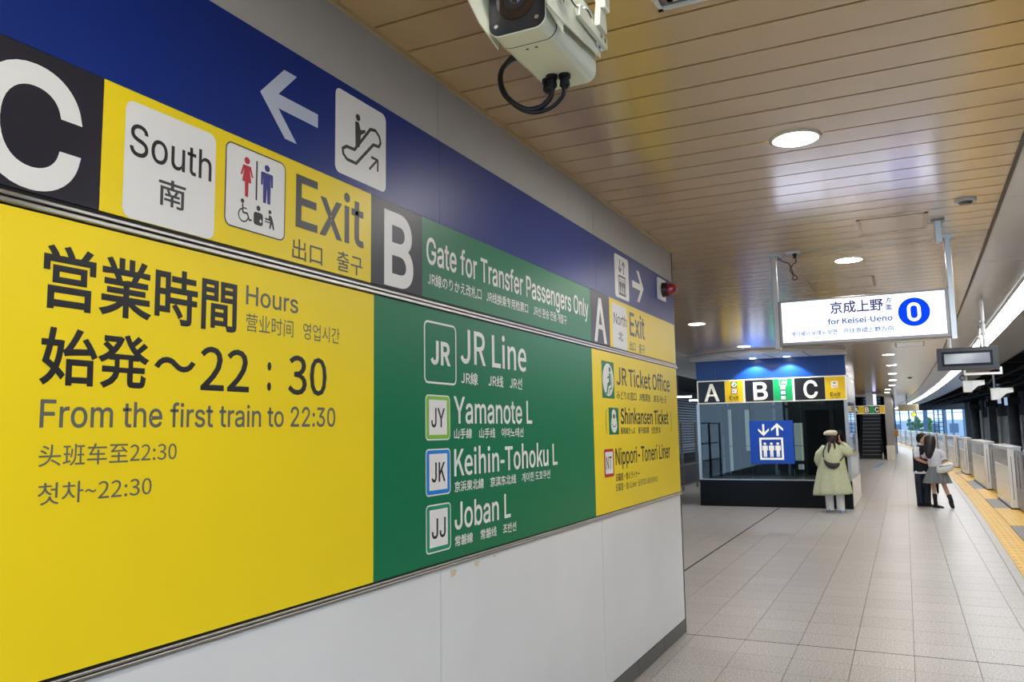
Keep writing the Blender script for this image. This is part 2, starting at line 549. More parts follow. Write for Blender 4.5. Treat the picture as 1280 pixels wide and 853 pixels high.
# rails
for nm, za, zb in (('middle_rail', 2.349, 2.393), ('bottom_rail', 1.205, 1.236)):
    r = MB().box(WX - .012, WX + .003, -3.2, 7.29, za, zb).build(nm, BLACK, sign)
    h = zb - za
    lo = MB(); lo.box(WX, WX + .012, -3.2, 7.32, za + h * .10, za + h * .42); lo.build('rail_bar', STEEL, r, bevel=.003)
    up = MB(); up.box(WX, WX + .010, -3.2, 7.30, za + h * .50, za + h * .78); up.build('rail_bar', STEEL, r, bevel=.003)

def big_letter_C(p2, cu, cv_, w, h, t):
    pass
text('C', FW, E1, 1.045, 1.311, 2.400, 2.717, WHT, c_panel, bold=0.020, mode='box')
text('B', FW, E1, 2.652, 2.868, 2.402, 2.718, WHT, b_panel, bold=0.020, mode='box')
text('A', FW, E1, 5.116, 5.372, 2.404, 2.717, WHT, a_panel, bold=0.020, mode='box')
# south box
P2().rrect(1.436, 1.757, 2.395, 2.726, .028).build('white_box', WHT, FW, E1, y_panel)
text('South', FW, E2, 1.452, 1.741, 2.574, 2.664, INK, y_panel, bold=.004)
text('南', FW, E2, 1.551, 1.646, 2.457, 2.538, DGY, y_panel, 'c', bold=.004, mode='box')

def man(p, cx, top, h, w, dress=False):
    hr = h * 0.088
    p.circle(cx, top - hr, hr * 1.05, hr)
    sh = top - hr * 2.4
    if dress:
        p.poly([(cx - w * .30, sh), (cx + w * .30, sh), (cx + w * .5, sh - h * .26), (cx + w * .38, sh - h * .27), (cx + w * .22, sh - h * .10), (cx + w * .36, sh - h * .42), (cx + w * .14, sh - h * .42), (cx + w * .12, top - h), (cx - w * .12, top - h), (cx - w * .14, sh - h * .42), (cx - w * .36, sh - h * .42), (cx - w * .22, sh - h * .10), (cx - w * .38, sh - h * .27), (cx - w * .5, sh - h * .26)])
    else:
        p.poly([(cx - w * .5, sh - h * .02), (cx - w * .42, sh), (cx + w * .42, sh), (cx + w * .5, sh - h * .02), (cx + w * .5, sh - h * .34), (cx + w * .34, sh - h * .34), (cx + w * .32, sh - h * .08), (cx + w * .30, top - h), (cx + w * .05, top - h), (cx, sh - h * .38), (cx - w * .05, top - h), (cx - w * .30, top - h), (cx - w * .32, sh - h * .08), (cx - w * .34, sh - h * .34), (cx - w * .5, sh - h * .34)])
    return p
# toilet box
P2().rrect(1.796, 2.068, 2.455, 2.728, .026).build('toilet_pictogram', WHT, FW, E1, y_panel)
P2().rring(1.796, 2.068, 2.455, 2.728, .026, .004).build('pictogram_border', INK, FW, E2, y_panel)
man(P2(), 1.888, 2.698, .132, .056, True).build('woman_figure', RED, FW, E2, y_panel)
P2().rect(1.928, 1.935, 2.566, 2.698).build('divider_bar', INK, FW, E2, y_panel)
man(P2(), 1.979, 2.698, .132, .056).build('man_figure', NAVY, FW, E2, y_panel)
w_ = P2()
w_.circle(1.871, 2.549, .0075)
w_.stroke([(1.872, 2.538), (1.874, 2.512), (1.893, 2.512), (1.902, 2.492), (1.910, 2.494)], .006)
w_.stroke([(1.873, 2.527), (1.888, 2.527)], .0045)
w_.stroke([(1.876 + .021 * math.cos(math.radians(t)), 2.503 + .021 * math.sin(math.radians(t))) for t in range(100, 351, 25)], .0045)
w_.circle(1.942, 2.541, .009)
w_.rrect(1.921, 1.963, 2.484, 2.527, .010)
w_.circle(1.995, 2.541, .007)
w_.poly([(1.990, 2.531), (2.003, 2.528), (2.012, 2.508), (2.017, 2.484), (2.010, 2.484), (2.004, 2.502), (1.999, 2.484), (1.993, 2.485), (1.997, 2.510), (1.982, 2.512), (1.982, 2.516), (1.990, 2.518)])
w_.rect(1.972, 2.0, 2.503, 2.507)
w_.circle(1.978, 2.514, .0045)
w_.build('accessible_figures', INK, FW, E2, y_panel)
P2().rect(1.950, 1.954, 2.494, 2.506).rect(1.946, 1.958, 2.498, 2.502).build('cross_mark', WHT, FW, E3, y_panel)
text('Exit', FW, E1, 2.122, 2.515, 2.522, 2.712, DGY, y_panel, bold=.011)
text('出口', FW, E1, 2.107, 2.266, 2.406, 2.480, DGY, y_panel, 'c', bold=.001, mode='box')
text('출구', FW, E1, 2.350, 2.507, 2.408, 2.484, DGY, y_panel, 'c', bold=.001, mode='box')
# arrows and escalator box on the blue band
def arrow_pts(tip, flip=1, s=1.0):
    base_ = [(0, 0), (.113, .122), (.178, .122), (.087, .025), (.294, .025), (.294, -.026), (.087, -.026), (.182, -.123), (.122, -.123)]
    return [(tip[0] + flip * x * s, tip[1] + y * s) for x, y in base_]
P2().poly(arrow_pts((1.940, 2.941))).build('left_arrow', mat('print_pale_blue', srgb(188, 196, 214), 0.4), FW, E1, bands[2])
P2().poly(arrow_pts((6.322, 2.945), -1, 1.04)).build('right_arrow', WHT, FW, E1, bands[4])
P2().rrect(2.334, 2.663, 2.784, 3.116, .028).build('escalator_pictogram', WHT, FW, E1, bands[2])
es = P2()
es.stroke([(2.402, 2.900), (2.452, 2.903), (2.555, 3.020), (2.590, 3.026), (2.615, 3.010), (2.625, 2.985), (2.612, 2.965), (2.575, 2.962), (2.462, 2.850), (2.405, 2.850), (2.382, 2.865), (2.378, 2.885)], .013, closed=True)
es.circle(2.473, 3.040, .014)
es.poly([(2.455, 3.020), (2.478, 3.022), (2.490, 2.995), (2.520, 3.005), (2.523, 2.995), (2.492, 2.975), (2.485, 2.925), (2.458, 2.910)])
es.stroke([(2.548, 2.852), (2.600, 2.903)], .010, cap=False)
es.stroke([(2.560, 2.906), (2.605, 2.906), (2.605, 2.858)], .011, cap=False)
es.build('escalator_figure', INK, FW, E2, bands[2])
# elevator box
P2().rrect(5.590, 5.927, 2.782, 3.111, .028).build('lift_pictogram', WHT, FW, E1, bands[4])
def lift_icon(p, cx, cy, s, gap_mat=None):
    """frame with three figures and two arrows, s = total height; returns polygons"""
    w = s * .62; hh = s * .55
    x0, x1 = cx - w / 2, cx + w / 2; z0 = cy - s / 2; z1 = z0 + hh
    t = s * .05
    for a in ((x0, x1, z0, z0 + t), (x0, x1, z1 - t, z1), (x0, x0 + t, z0 + t, z1 - t), (x1 - t, x1, z0 + t, z1 - t)): p.rect(*a)
    for k in (-1, 0, 1): man(p, cx + k * w * .27, z1 - t - hh * .06, hh * .76, w * .23)
    for sg, cx2 in ((-1, cx - w * .25), (1, cx + w * .25)):
        zb, zt = z1 + s * .06, z0 + s
        tip = zb if sg < 0 else zt
        tail = zt if sg < 0 else zb
        p.rect(cx2 - t * .55, cx2 + t * .55, min(tail, tip + sg * -t), max(tail, tip + sg * -t))
        d = -sg * w * .22
        for q in (-1, 1):
            p.poly([(cx2, tip), (cx2 + q * w * .22, tip + d), (cx2 + q * w * .22, tip + d - sg * t * 1.1), (cx2, tip - sg * t * 1.5)])
    return p
lift_icon(P2(), 5.757, 2.945, .275).build('lift_figure', INK, FW, E2, bands[4])
# B text
text('Gate for Transfer Passengers Only', FW, E1, 2.975, 5.010, 2.549, 2.671, WHT, g_panel, bold=.010)
text('JR線のりかえ改札口', FW, E1, 2.985, 3.490, 2.453, 2.512, WHT, g_panel, 'c', bold=.004, mode='box')
text('JR线换乘专用检票口', FW, E1, 3.541, 4.043, 2.455, 2.512, WHT, g_panel, 'c', bold=.004, mode='box')
text('JR선 환승 전용 개찰구', FW, E1, 4.114, 4.618, 2.457, 2.514, WHT, g_panel, 'c', bold=.004, mode='box')
# north exit
P2().rrect(5.505, 5.842, 2.394, 2.724, .028).build('white_box', WHT, FW, E1, n_panel)
text('North', FW, E2, 5.535, 5.836, 2.574, 2.655, INK, n_panel, bold=.002)
text('北', FW, E2, 5.632, 5.738, 2.456, 2.526, INK, n_panel, 'c', bold=.003, mode='box')
text('Exit', FW, E1, 5.914, 6.309, 2.523, 2.706, DGY, n_panel, bold=.011)
text('出口', FW, E1, 5.898, 6.046, 2.408, 2.478, DGY, n_panel, 'c', bold=.002, mode='box')
text('출구', FW, E1, 6.136, 6.294, 2.406, 2.479, DGY, n_panel, 'c', bold=.002, mode='box')
# opening hours
text('営業時間', FW, E1, 1.226, 1.858, 2.119, 2.281, INK, yl_panel, 'c', bold=.0065, mode='box')
text('Hours', FW, E1, 1.896, 2.141, 2.217, 2.279, GRY, yl_panel, bold=.008)
text('营业时间', FW, E1, 1.898, 2.118, 2.131, 2.190, GRY, yl_panel, 'c', bold=.0, mode='box')
text('영업시간', FW, E1, 2.168, 2.369, 2.131, 2.190, GRY, yl_panel, 'c', bold=.0, mode='box')
text('始発', FW, E1, 1.228, 1.540, 1.930, 2.075, INK, yl_panel, 'c', bold=.0065, mode='box')
text('〜', FW, E1, 1.556, 1.701, 1.985, 2.026, INK, yl_panel, 'c', bold=.007, mode='box')
text('22', FW, E1, 1.719, 1.916, 1.937, 2.069, INK, yl_panel, 'c', bold=.004, mode='box')
text(':', FW, E1, 1.997, 2.015, 1.945, 2.040, INK, yl_panel, 'c', bold=.006, mode='box')
text('30', FW, E1, 2.096, 2.297, 1.936, 2.072, INK, yl_panel, 'c', bold=.004, mode='box')
text('From the first train to 22:30', FW, E1, 1.235, 2.348, 1.828, 1.896, GRY, yl_panel, bold=.008)
text('头班车至22:30', FW, E1, 1.237, 1.642, 1.734, 1.788, GRY, yl_panel, 'c', bold=.001, mode='box')
text('첫차~22:30', FW, E1, 1.239, 1.561, 1.643, 1.696, GRY, yl_panel, 'c', bold=.001, mode='box')
# green panel
P2().rring(2.951, 3.232, 2.016, 2.294, .030, .009).build('white_outline', WHT, FW, E1, gl_panel)
text('JR', FW, E1, 3.005, 3.178, 2.102, 2.210, WHT, gl_panel, bold=.022)
text('JR Line', FW, E1, 3.272, 4.006, 2.126, 2.290, WHT, gl_panel, bold=.008)
for s, a, b in (('JR線', 3.275, 3.441), ('JR线', 3.550, 3.718), ('JR선', 3.793, 3.946)):
    text(s, FW, E1, a, b, 2.026, 2.086, WHT, gl_panel, 'c', bold=.005, mode='box')
for code, m, top, bot, title, tu1, tt, tb, subs, st, sb in (
        ('JY', LGRN, 1.967, 1.767, 'Yamanote L', 4.068, 1.966, 1.841, (('山手線', 3.206, 3.376), ('山手线', 3.449, 3.618), ('야마노테선', 3.689, 3.953)), 1.819, 1.770),
        ('JK', SKYB, 1.730, 1.527, 'Keihin-Tohoku L', 4.418, 1.724, 1.601, (('京浜東北線', 3.205, 3.489), ('京滨东北线', 3.557, 3.850), ('게이힌 도호쿠선', 3.924, 4.304)), 1.578, 1.528),
        ('JJ', TEAL, 1.490, 1.284, 'Joban L', 3.780, 1.483, 1.361, (('常磐線', 3.206, 3.373), ('常磐线', 3.450, 3.617), ('조반선', 3.689, 3.843)), 1.334, 1.286)):
    P2().rrect(2.960, 3.170, bot, top, .022).build('white_outline', WHT, FW, E1, gl_panel)
    P2().rrect(2.966, 3.164, bot + .006, top - .006, .017).build('line_badge', m, FW, E2, gl_panel)
    P2().rect(2.988, 3.140, bot + .024, top - .022).build('badge_field', WHT, FW, E3, gl_panel)
    text(code, FW, E4, 3.005, 3.122, (top + bot) / 2 - .043, (top + bot) / 2 + .042, INK, gl_panel, bold=.010)
    text(title, FW, E1, 3.204, tu1, tb, tt, WHT, gl_panel, bold=.010)
    for s, a, b in subs:
        text(s, FW, E1, a, b, sb, st, WHT, gl_panel, 'c', bold=.005, mode='box')
# right yellow panel
P2().rect(5.240, 5.499, 2.021, 2.281).build('green_square', GRN, FW, E1, yr_panel)
P2().circle(5.370, 2.151, .116, k=28).build('white_disc', WHT, FW, E2, yr_panel)
p = P2()
p.circle(5.405, 2.225, .020)
p.poly([(5.385, 2.200), (5.412, 2.200), (5.425, 2.120), (5.375, 2.105), (5.350, 2.060), (5.330, 2.065), (5.355, 2.128), (5.385, 2.138)])
p.stroke([(5.432, 2.195), (5.440, 2.095), (5.395, 2.085), (5.380, 2.055)], .010)
p.stroke([(5.395, 2.175), (5.355, 2.165)], .012)
p.rect(5.310, 5.350, 2.050, 2.062)
p.build('seated_figure', GRN, FW, E3, yr_panel)
text('JR Ticket Office', FW, E1, 5.557, 7.024, 2.125, 2.256, INK, yr_panel, bold=.010)
for s, a, b in (('みどりの窓口', 5.549, 6.024), ('JR售票处', 6.092, 6.413), ('JR 표 사는 곳', 6.490, 6.896)):
    text(s, FW, E1, a, b, 2.020, 2.084, INK, yr_panel, 'c', bold=.003, mode='box')
P2().stroke([(5.322, 1.943), (5.304, 1.915), (5.298, 1.865), (5.302, 1.810), (5.315, 1.778)], .008).stroke([(7.008, 1.943), (7.027, 1.915), (7.034, 1.865), (7.028, 1.810), (7.012, 1.778)], .008).build('bracket_marks', INK, FW, E1, yr_panel)
P2().rect(5.362, 5.577, 1.766, 1.956).build('green_square', GRN, FW, E1, yr_panel)
P2().circle(5.470, 1.912, .045, .034).circle(5.470, 1.835, .068, .056).rrect(5.412, 5.528, 1.79, 1.90, .04).build('train_nose', WHT, FW, E2, yr_panel)
P2().circle(5.470, 1.895, .022, .018).stroke([(5.42, 1.842), (5.45, 1.822), (5.49, 1.822), (5.52, 1.842)], .006).build('train_window', GRN, FW, E3, yr_panel)
text('Shinkansen Ticket', FW, E1, 5.622, 6.943, 1.840, 1.955, INK, yr_panel, bold=.014)
for s, a, b in (('新幹線きっぷ', 5.617, 5.962), ('新干线车票', 6.046, 6.334), ('신칸센 표', 6.407, 6.674)):
    text(s, FW, E1, a, b, 1.766, 1.819, INK, yr_panel, 'c', bold=.004, mode='box')
P2().rrect(5.238, 5.441, 1.476, 1.668, .02).build('red_badge', RED, FW, E1, yr_panel)
P2().rect(5.260, 5.420, 1.498, 1.648).build('badge_field', WHT, FW, E2, yr_panel)
text('NT', FW, E3, 5.277, 5.392, 1.530, 1.616, INK, yr_panel, bold=.006)
text('Nippori-Toneri Liner', FW, E1, 5.480, 6.957, 1.549, 1.669, INK, yr_panel, bold=.010)
text('日暮里・舎人ライナー', FW, E1, 5.478, 6.046, 1.436, 1.490, INK, yr_panel, 'c', bold=.004, mode='box')
text('日暮里·舍人Liner', FW, E1, 5.472, 5.958, 1.366, 1.420, DGY, yr_panel, 'c', bold=.001, mode='box')
text('닛포리도네리라이너', FW, E1, 5.994, 6.526, 1.366, 1.418, DGY, yr_panel, 'c', bold=.001, mode='box')

# ------------------------------------------------------------------ emergency lamp on the blue band
el = thing('emergency_lamp', 'red domed alarm lamp on a white plate at the right end of the blue band', 'lamp', (WX + T, 6.83, 3.02))
MB().box(0, .018, -.105, .125, -.095, .095).build('mounting_plate', WHT, el, bevel=.003)
b = MB().cyl((.018, .03, 0), (.065, .03, 0), .066, .060, 24); b.build('lamp_collar', mat('lamp_collar', (0.02, 0.008, 0.01), .35), el, smooth=False)
rings = []
for i in range(9):
    t = i / 8; rr_ = .056 * math.sqrt(max(0.02, 1 - t ** 2.6)); xx = .065 + .085 * t
    rings.append([(xx, .03 + rr_ * math.cos(2 * math.pi * j / 24), rr_ * math.sin(2 * math.pi * j / 24)) for j in range(29)])
MB().loft(rings).build('red_dome', mat('red_dome', srgb(150, 20, 34), .12, coat=1), el, smooth=True)

# ------------------------------------------------------------------ ceiling
ceil = MB()
ceil.box(-4.6, 0.62, -6, 12, H + 0.03, H + 0.12)
def cedge(y): return 0.62 + cv(y)
for i in range(58):
    a = -6 + i * 2; e = a + 2
    l0, l1 = (-4.6 + cv(a), -4.6 + cv(e)) if a < 48 else (-0.95 + cv(a) - cv(48), -0.95 + cv(e) - cv(48))
    ceil.hexa([(l0, a), (2.26 + cv(a), a), (2.26 + cv(e), e), (l1, e)], H + 0.03, H + 0.12)
ceil = ceil.build('ceiling', VDARK); prop(ceil, kind='structure')
PP, PY0 = 0.2384, 3.7568
far = MB(); cnt = 0
for j in range(-33, 435):
    y0 = PY0 + j * PP + .007; y1 = y0 + PP - .014
    xl = WX if y1 < 7.33 else (-4.6 + cv(y0) if y0 < 48 else -0.95 + cv(y0) - cv(48))
    q = [(xl, y0), (cedge(y0), y0), (cedge(y1), y1), (xl, y1)]
    if y0 > 2.5 and cnt < 300 and y0 < 70:
        mb = MB().hexa(q, H, H + .02)
        mb.build('ceiling_plank', PLANK, ceil); cnt += 1
    else:
        far.hexa(q, H, H + .02)
o = far.build('ceiling_plank_field', PLANK, ceil); prop(o, kind='stuff')
# pale glossy soffit panels over the platform edge, with the lamp slot between them
yj = -6.75
while yj < 106:
    a, e = yj + .004, yj + 2.7 - .004
    for x0, x1 in ((.635, 1.13), (1.43, 2.26)):
        MB().hexa([(x0 + cv(a), a), (x1 + cv(a), a), (x1 + cv(e), e), (x0 + cv(e), e)], H, H + .02).build('soffit_panel', SOFFIT, ceil)
    yj += 2.7
strip = MB(); fas = MB()
for i in range(56):
    a = -3 + i * 2; e = a + 2
    strip.hexa([(.612 + cv(a), a), (.634 + cv(a), a), (.634 + cv(e), e), (.612 + cv(e), e)], H - .012, H + .02)
    fas.hexa([(2.262 + cv(a), a), (2.30 + cv(a), a), (2.30 + cv(e), e), (2.262 + cv(e), e)], H - .01, H + .75)
o = strip.build('trim_2', mat('edge_trim', (0.12, 0.10, 0.08), .5)); prop(o, kind='structure')
o = fas.build('trim_3', DSTEEL); prop(o, kind='structure')
# left hand soffit beyond the sign wall
ls = MB()
for k in range(14):
    a = 8 + k * 2.7; e = a + 2.69
    MB().hexa([(-6.5 + cv(a), a), (-4.61 + cv(a), a), (-4.61 + cv(e), e), (-6.5 + cv(e), e)], H, H + .02).build('soffit_panel', SOFFIT, ceil)

# ------------------------------------------------------------------ lamps
lp = thing('downlight', 'round recessed ceiling downlight nearest the camera', 'light', (-.46, 4.73, H), group=None)
rng = MB()
ro, ri = .146, .122
n = 32
ring_pts = []
for (r, z) in ((ri, .0), (ri, -.010), (ro - .008, -.010), (ro, -.002), (ro, .002)):
    ring_pts.append([(r * math.cos(2 * math.pi * j / n), r * math.sin(2 * math.pi * j / n), z) for j in range(n)])
rng.loft(ring_pts, caps=False).build('trim_ring', mat('ring_white', srgb(225, 215, 195), .35), lp, smooth=True)
MB().cyl((0, 0, -.007), (0, 0, -.003), ri, ri, 32).build('lens', EMITW, lp)
spots = [(-.46, y) for y in (-3.1, 0.85)] + [(-.40, 8.56), (-.38, 12.6), (-.30, 16.7), (-.24, 20.76), (-.22, 24.5), (-.25, 28.5), (-.29, 32.7), (-.38, 36.95), (-.6, 41), (-.7, 45)] + [(-2.87, 8.56), (-2.87, 12.64), (-2.85, 16.71), (-4.3, 24.5), (-4.3, 29)]
for i, (x, y) in enumerate(spots):
    lab = {(-.46, -3.1): 'round ceiling downlight behind the camera, farthest back', (-.46, .85): 'round ceiling downlight right above the camera position', (-.38, 12.6): 'round ceiling downlight hidden behind the hanging sign', (-.30, 16.7): 'round ceiling downlight just under the lower edge of the hanging sign', (-2.87, 8.56): 'round ceiling downlight hidden by the end of the sign wall', (-4.3, 24.5): 'round ceiling downlight behind the lift, nearer one', (-4.3, 29): 'round ceiling downlight behind the lift, farther one',
           (-.40, 8.56): 'round ceiling downlight just above the backlit hanging sign', (-2.87, 12.64): 'round ceiling downlight left of the hanging sign, near the wall end',
           (-2.85, 16.71): 'round ceiling downlight just above the lift canopy'}.get((x, y), 'round ceiling downlight, ' + ('first', 'second', 'third', 'fourth', 'fifth', 'sixth', 'seventh', 'eighth')[max(0, min(7, i - 5))] + ' of the far row counted from the hanging sign')
    o = dup(lp, (x, y, H), 0, lab)
    if 'of the far row' in lab: o['group'] = 'downlights receding down the platform'

def tube_seg(a, e, xa, xb, z, label, grp, off=0):
    t = thing('fluorescent_lamp', label, 'light', (off + cv(a), a, z), group=grp)
    dx = cv(e) - cv(a); L = e - a
    MB().hexa([(xa, 0.01), (xb, 0.01), (xb + dx, L - .01), (xa + dx, L - .01)], .002, .02).build('diffuser', TUBEM, t)
    fr_ = MB()
    for s0 in (xa - .022, xb + .002):
        fr_.hexa([(s0, 0), (s0 + .02, 0), (s0 + .02 + dx, L), (s0 + dx, L)], -.006, .03)
    fr_.build('lamp_housing', SOFFIT, t)
    fr2 = MB()
    fr2.box(xa, xb, 0, .008, -.004, .01)
    fr2.build('lamp_clip', DSTEEL, t)
yj = -5.4; k = 0
while yj < 106:
    first = 9.4 < yj < 10.7
    tube_seg(yj, yj + 1.35, -.135, .135, H - .036, 'white linear lamp in the continuous strip above the platform edge', 'linear lamps above the platform edge', 1.28)
    yj += 1.35

# ceiling fittings
def hatch(x0, x1, y0, y1, label):
    t = thing('access_hatch', label, 'hatch', ((x0 + x1) / 2, (y0 + y1) / 2, H))
    w, l = (x1 - x0) / 2, (y1 - y0) / 2
    b = MB()
    for q in ((-w, w, -l, -l + .025), (-w, w, l - .025, l), (-w, -w + .025, -l, l), (w - .025, w, -l, l)):
        b.box(q[0], q[1], q[2], q[3], -.006, .0)
    b.build('hatch_frame', mat('hatch_frame', srgb(196, 176, 150), .35, .3), t)
    MB().box(-w + .03, w - .03, -l + .03, l - .03, -.004, 0).build('hatch_door', PLANK, t)
hatch(-.25, .27, 6.93, 7.49, 'framed access hatch in the planked ceiling before the hanging sign')
hatch(-.89, -.2, 9.63, 10.32, 'framed access hatch in the ceiling just behind the hanging sign')
hatch(-.07, .47, 17.9, 18.9, 'small framed access hatch far down the ceiling')
ac = thing('air_diffuser', 'pale square air diffuser at the top edge of the photo', 'vent', (-.55, 2.75, H))
b = MB()
for k in range(3):
    s0 = .22 - k * .05
    for q in ((-s0, s0, -s0, -s0 + .02), (-s0, s0, s0 - .02, s0), (-s0, -s0 + .02, -s0, s0), (s0 - .02, s0, -s0, s0)):
        b.box(q[0], q[1], q[2], q[3], -.012 + k * .003, 0)
b.build('vane', WHT, ac); MB().box(-.2, .2, -.2, .2, -.002, 0).build('throat', DSTEEL, ac)
for (x, y, lab) in ((.51, 6.69, 'round smoke detector by the ceiling edge above the hanging sign'), (.27, 31.5, 'dark round dome far down the ceiling')):
    t = thing('smoke_detector', lab, 'detector', (x, y, H))
    m = WHT if y < 10 else BLACK
    MB().cyl((0, 0, 0), (0, 0, -.018), .075, .072, 24).build('detector_base', m, t)
    MB().cyl((0, 0, -.018), (0, 0, -.035), .05, .035, 24).build('detector_head', DSTEEL if y < 10 else BLACK, t)

# ------------------------------------------------------------------ hanging backlit sign
HY = 7.98
FH = Frame((0, HY - .09, 0), (1, 0, 0), (0, 0, 1))
hs = thing('hanging_sign', 'backlit white hanging sign for Keisei-Ueno on two steel posts', 'sign', (0, 0, 0))
X0, X1, Z0, Z1 = -1.01, .415, 2.56, 2.985
fb = MB()
fb.box(X0, X1, HY - .09, HY + .09, Z0, Z0 + .028); fb.box(X0, X1, HY - .09, HY + .09, Z1 - .016, Z1)
fb.box(X0, X0 + .028, HY - .09, HY + .09, Z0 + .028, Z1 - .016); fb.box(X1 - .028, X1, HY - .09, HY + .09, Z0 + .028, Z1 - .016)
fb.build('sign_frame', mat('sign_frame', (0.30, 0.27, 0.25), .35, .7), hs, bevel=.003)
MB().box(X0 + .028, X1 - .028, HY - .083, HY + .083, Z0 + .028, Z1 - .016).build('glow_panel', SIGNL, hs)
for x in (X0 - .055, X1 + .002):
    MB().box(x, x + .05, HY - .035, HY + .035, Z0 - .02 if x > 0 else Z0 - .03, H - .01).build('post', STEEL, hs, bevel=.004)
    MB().box(x - .035, x + .085, HY - .06, HY + .06, H - .014, H).build('ceiling_flange', STEEL, hs)
D1, D2 = -.0055, -.0045
P1_ = mat('backlit_ink', (0.01, 0.01, 0.06), .4, emit=0.08, ecol=(.1, .1, .6))
P2_ = mat('backlit_blue_text', (0.03, 0.06, 0.2), .5, spec=.2, emit=0.13, ecol=(.25, .45, 1))
P3_ = mat('backlit_pale_text', (0.05, 0.1, 0.25), .5, spec=.2, emit=0.16, ecol=(.35, .55, 1))
P4_ = mat('backlit_blue', (0.0, 0.01, 0.25), .6, spec=.1, emit=0.36, ecol=(.0, .07, 1.0))
D1 = -.083 + .09 - .09 + .0  # face of the lit panel relative to the frame plane
D1 = -(.09 - .083) + .002; D2 = D1 + .0015
text('京成上野', FH, D1, -.555, -.105, 2.826, 2.945, P1_, hs, 'c', bold=.009, mode='box')
text('方', FH, D1, -.088, -.035, 2.892, 2.945, P1_, hs, 'c', bold=.012, mode='box')
text('面', FH, D1, -.088, -.035, 2.830, 2.880, P1_, hs, 'c', bold=.012, mode='box')
text('for Keisei-Ueno', FH, D1, -.580, -.035, 2.733, 2.786, P2_, hs, bold=.026)
text('게이세이 우에노 방면', FH, D1, -.910, -.505, 2.640, 2.690, P3_, hs, 'c', bold=.012, mode='box')
text('开往京成上野方向', FH, D1, -.455, -.035, 2.640, 2.690, P3_, hs, 'c', bold=.012, mode='box')
P2().circle(.138, 2.797, .128, k=48).build('blue_disc', P4_, FH, D1, hs)
P2().rring(.084, .192, 2.713, 2.881, .054, .026).build('route_letter', mat('backlit_letter', (.5, .5, .6), .3, emit=BACKLIT, ecol=(.85, .9, 1)), FH, D2, hs)

stub = thing('ceiling_bracket', 'short steel hanger box on the ceiling beside the right sign post', 'bracket', (.345, 7.25, H))
MB().box(-.025, .025, -.03, .03, -.19, 0).build('hanger', STEEL, stub, bevel=.003)
MB().box(-.05, .05, -.05, .05, -.012, 0).build('flange', DSTEEL, stub)
outlet = thing('power_cable', 'black power lead looping from a ceiling outlet at the left sign post', 'cable', (-.86, 7.94, H))
MB().box(-.06, .07, -.03, .03, -.012, 0).build('outlet_plate', STEEL, outlet)
MB().cyl((.02, 0, -.012), (.02, 0, -.055), .020, .014, 12).build('plug', BLACK, outlet)
pts = [(.02, 0, -.05), (.03, 0, -.09), (-.01, 0, -.12), (-.03, 0, -.17), (.0, 0, -.21), (.03, 0, -.235), (.02, 0, -.26), (-.01, 0, -.255), (.0, 0, -.21), (-.02, 0, -.15), (-.04, 0, -.10), (-.09, 0, -.075), (-.13, 0, -.04)]
def smooth_pts(pts, k=5):
    out = []; P = [Vector(p) for p in pts]
    for i in range(len(P) - 1):
        p0 = P[max(i - 1, 0)]; p1 = P[i]; p2 = P[i + 1]; p3 = P[min(i + 2, len(P) - 1)]
        for j in range(k):
            t = j / k
            out.append(0.5 * ((2 * p1) + (p2 - p0) * t + (2 * p0 - 5 * p1 + 4 * p2 - p3) * t * t + (3 * p1 - p0 - 3 * p2 + p3) * t ** 3))
    out.append(P[-1]); return out
MB().tube(smooth_pts(pts), .005, 6).build('lead', BLACK, outlet, smooth=True)

# ------------------------------------------------------------------ CCTV camera near the lens
cc = thing('security_camera', 'large pale security camera hanging from the ceiling at the top of the photo', 'camera', (-.75, 1.6, 2.72))
def rrx(w, z0, z1, r, y, k=5, rt=.004):
    pts = []
    for cx, cz, t0, rad in ((w - rt, z1 - rt, 0, rt), (-w + rt, z1 - rt, 90, rt), (-w + r, z0 + r, 180, r), (w - r, z0 + r, 270, r)):
        for i in range(k + 1):
            t = math.radians(t0 + 90 * i / k); pts.append((cx + rad * math.cos(t), y, cz + rad * math.sin(t)))
    return pts
MB().loft([rrx(.073, .0, .150, .028, .0), rrx(.073, .0, .150, .028, .062)]).build('front_ring', CCTVW, cc, smooth=False, bevel=.0015)
MB().loft([rrx(.0735, .0005, .149, .028, .0622), rrx(.0735, .0005, .149, .028, .0645)]).build('seal', BLACK, cc)
MB().loft([rrx(.074, -.001, .150, .028, .065), rrx(.074, -.001, .150, .028, .330), rrx(.068, .006, .146, .026, .336)]).build('housing', CCTVW, cc, bevel=.0015)
MB().loft([rrx(.0715, .003, .148, .026, -.003), rrx(.0715, .003, .148, .026, .003)]).build('front_plate', BLACK, cc, bevel=.001)
MB().cyl((0, -.0045, .083), (0, -.002, .083), .051, .051, 40).build('window', GLASSD, cc)
b = MB(); b.cyl((0, -.0065, .083), (0, -.004, .083), .028, .03, 32, caps=True); b.build('lens_ring', mat('lens_ring', (.012, .010, .012), .35, spec=.2), cc)
MB().ball((0, -.004, .083), .017, 20, 10, (1, .35, 1)).build('lens', GLASSD, cc, smooth=True)
for sx in (-1, 1):
    MB().cyl((sx * .052, -.006, .024), (sx * .052, -.002, .024), .005, .006, 12).build('screw', STEEL, cc)
for sx in (-.012, .012):
    MB().cyl((sx, .082, -.002), (sx, .082, .001), .004, .004, 10).build('screw', DSTEEL, cc)
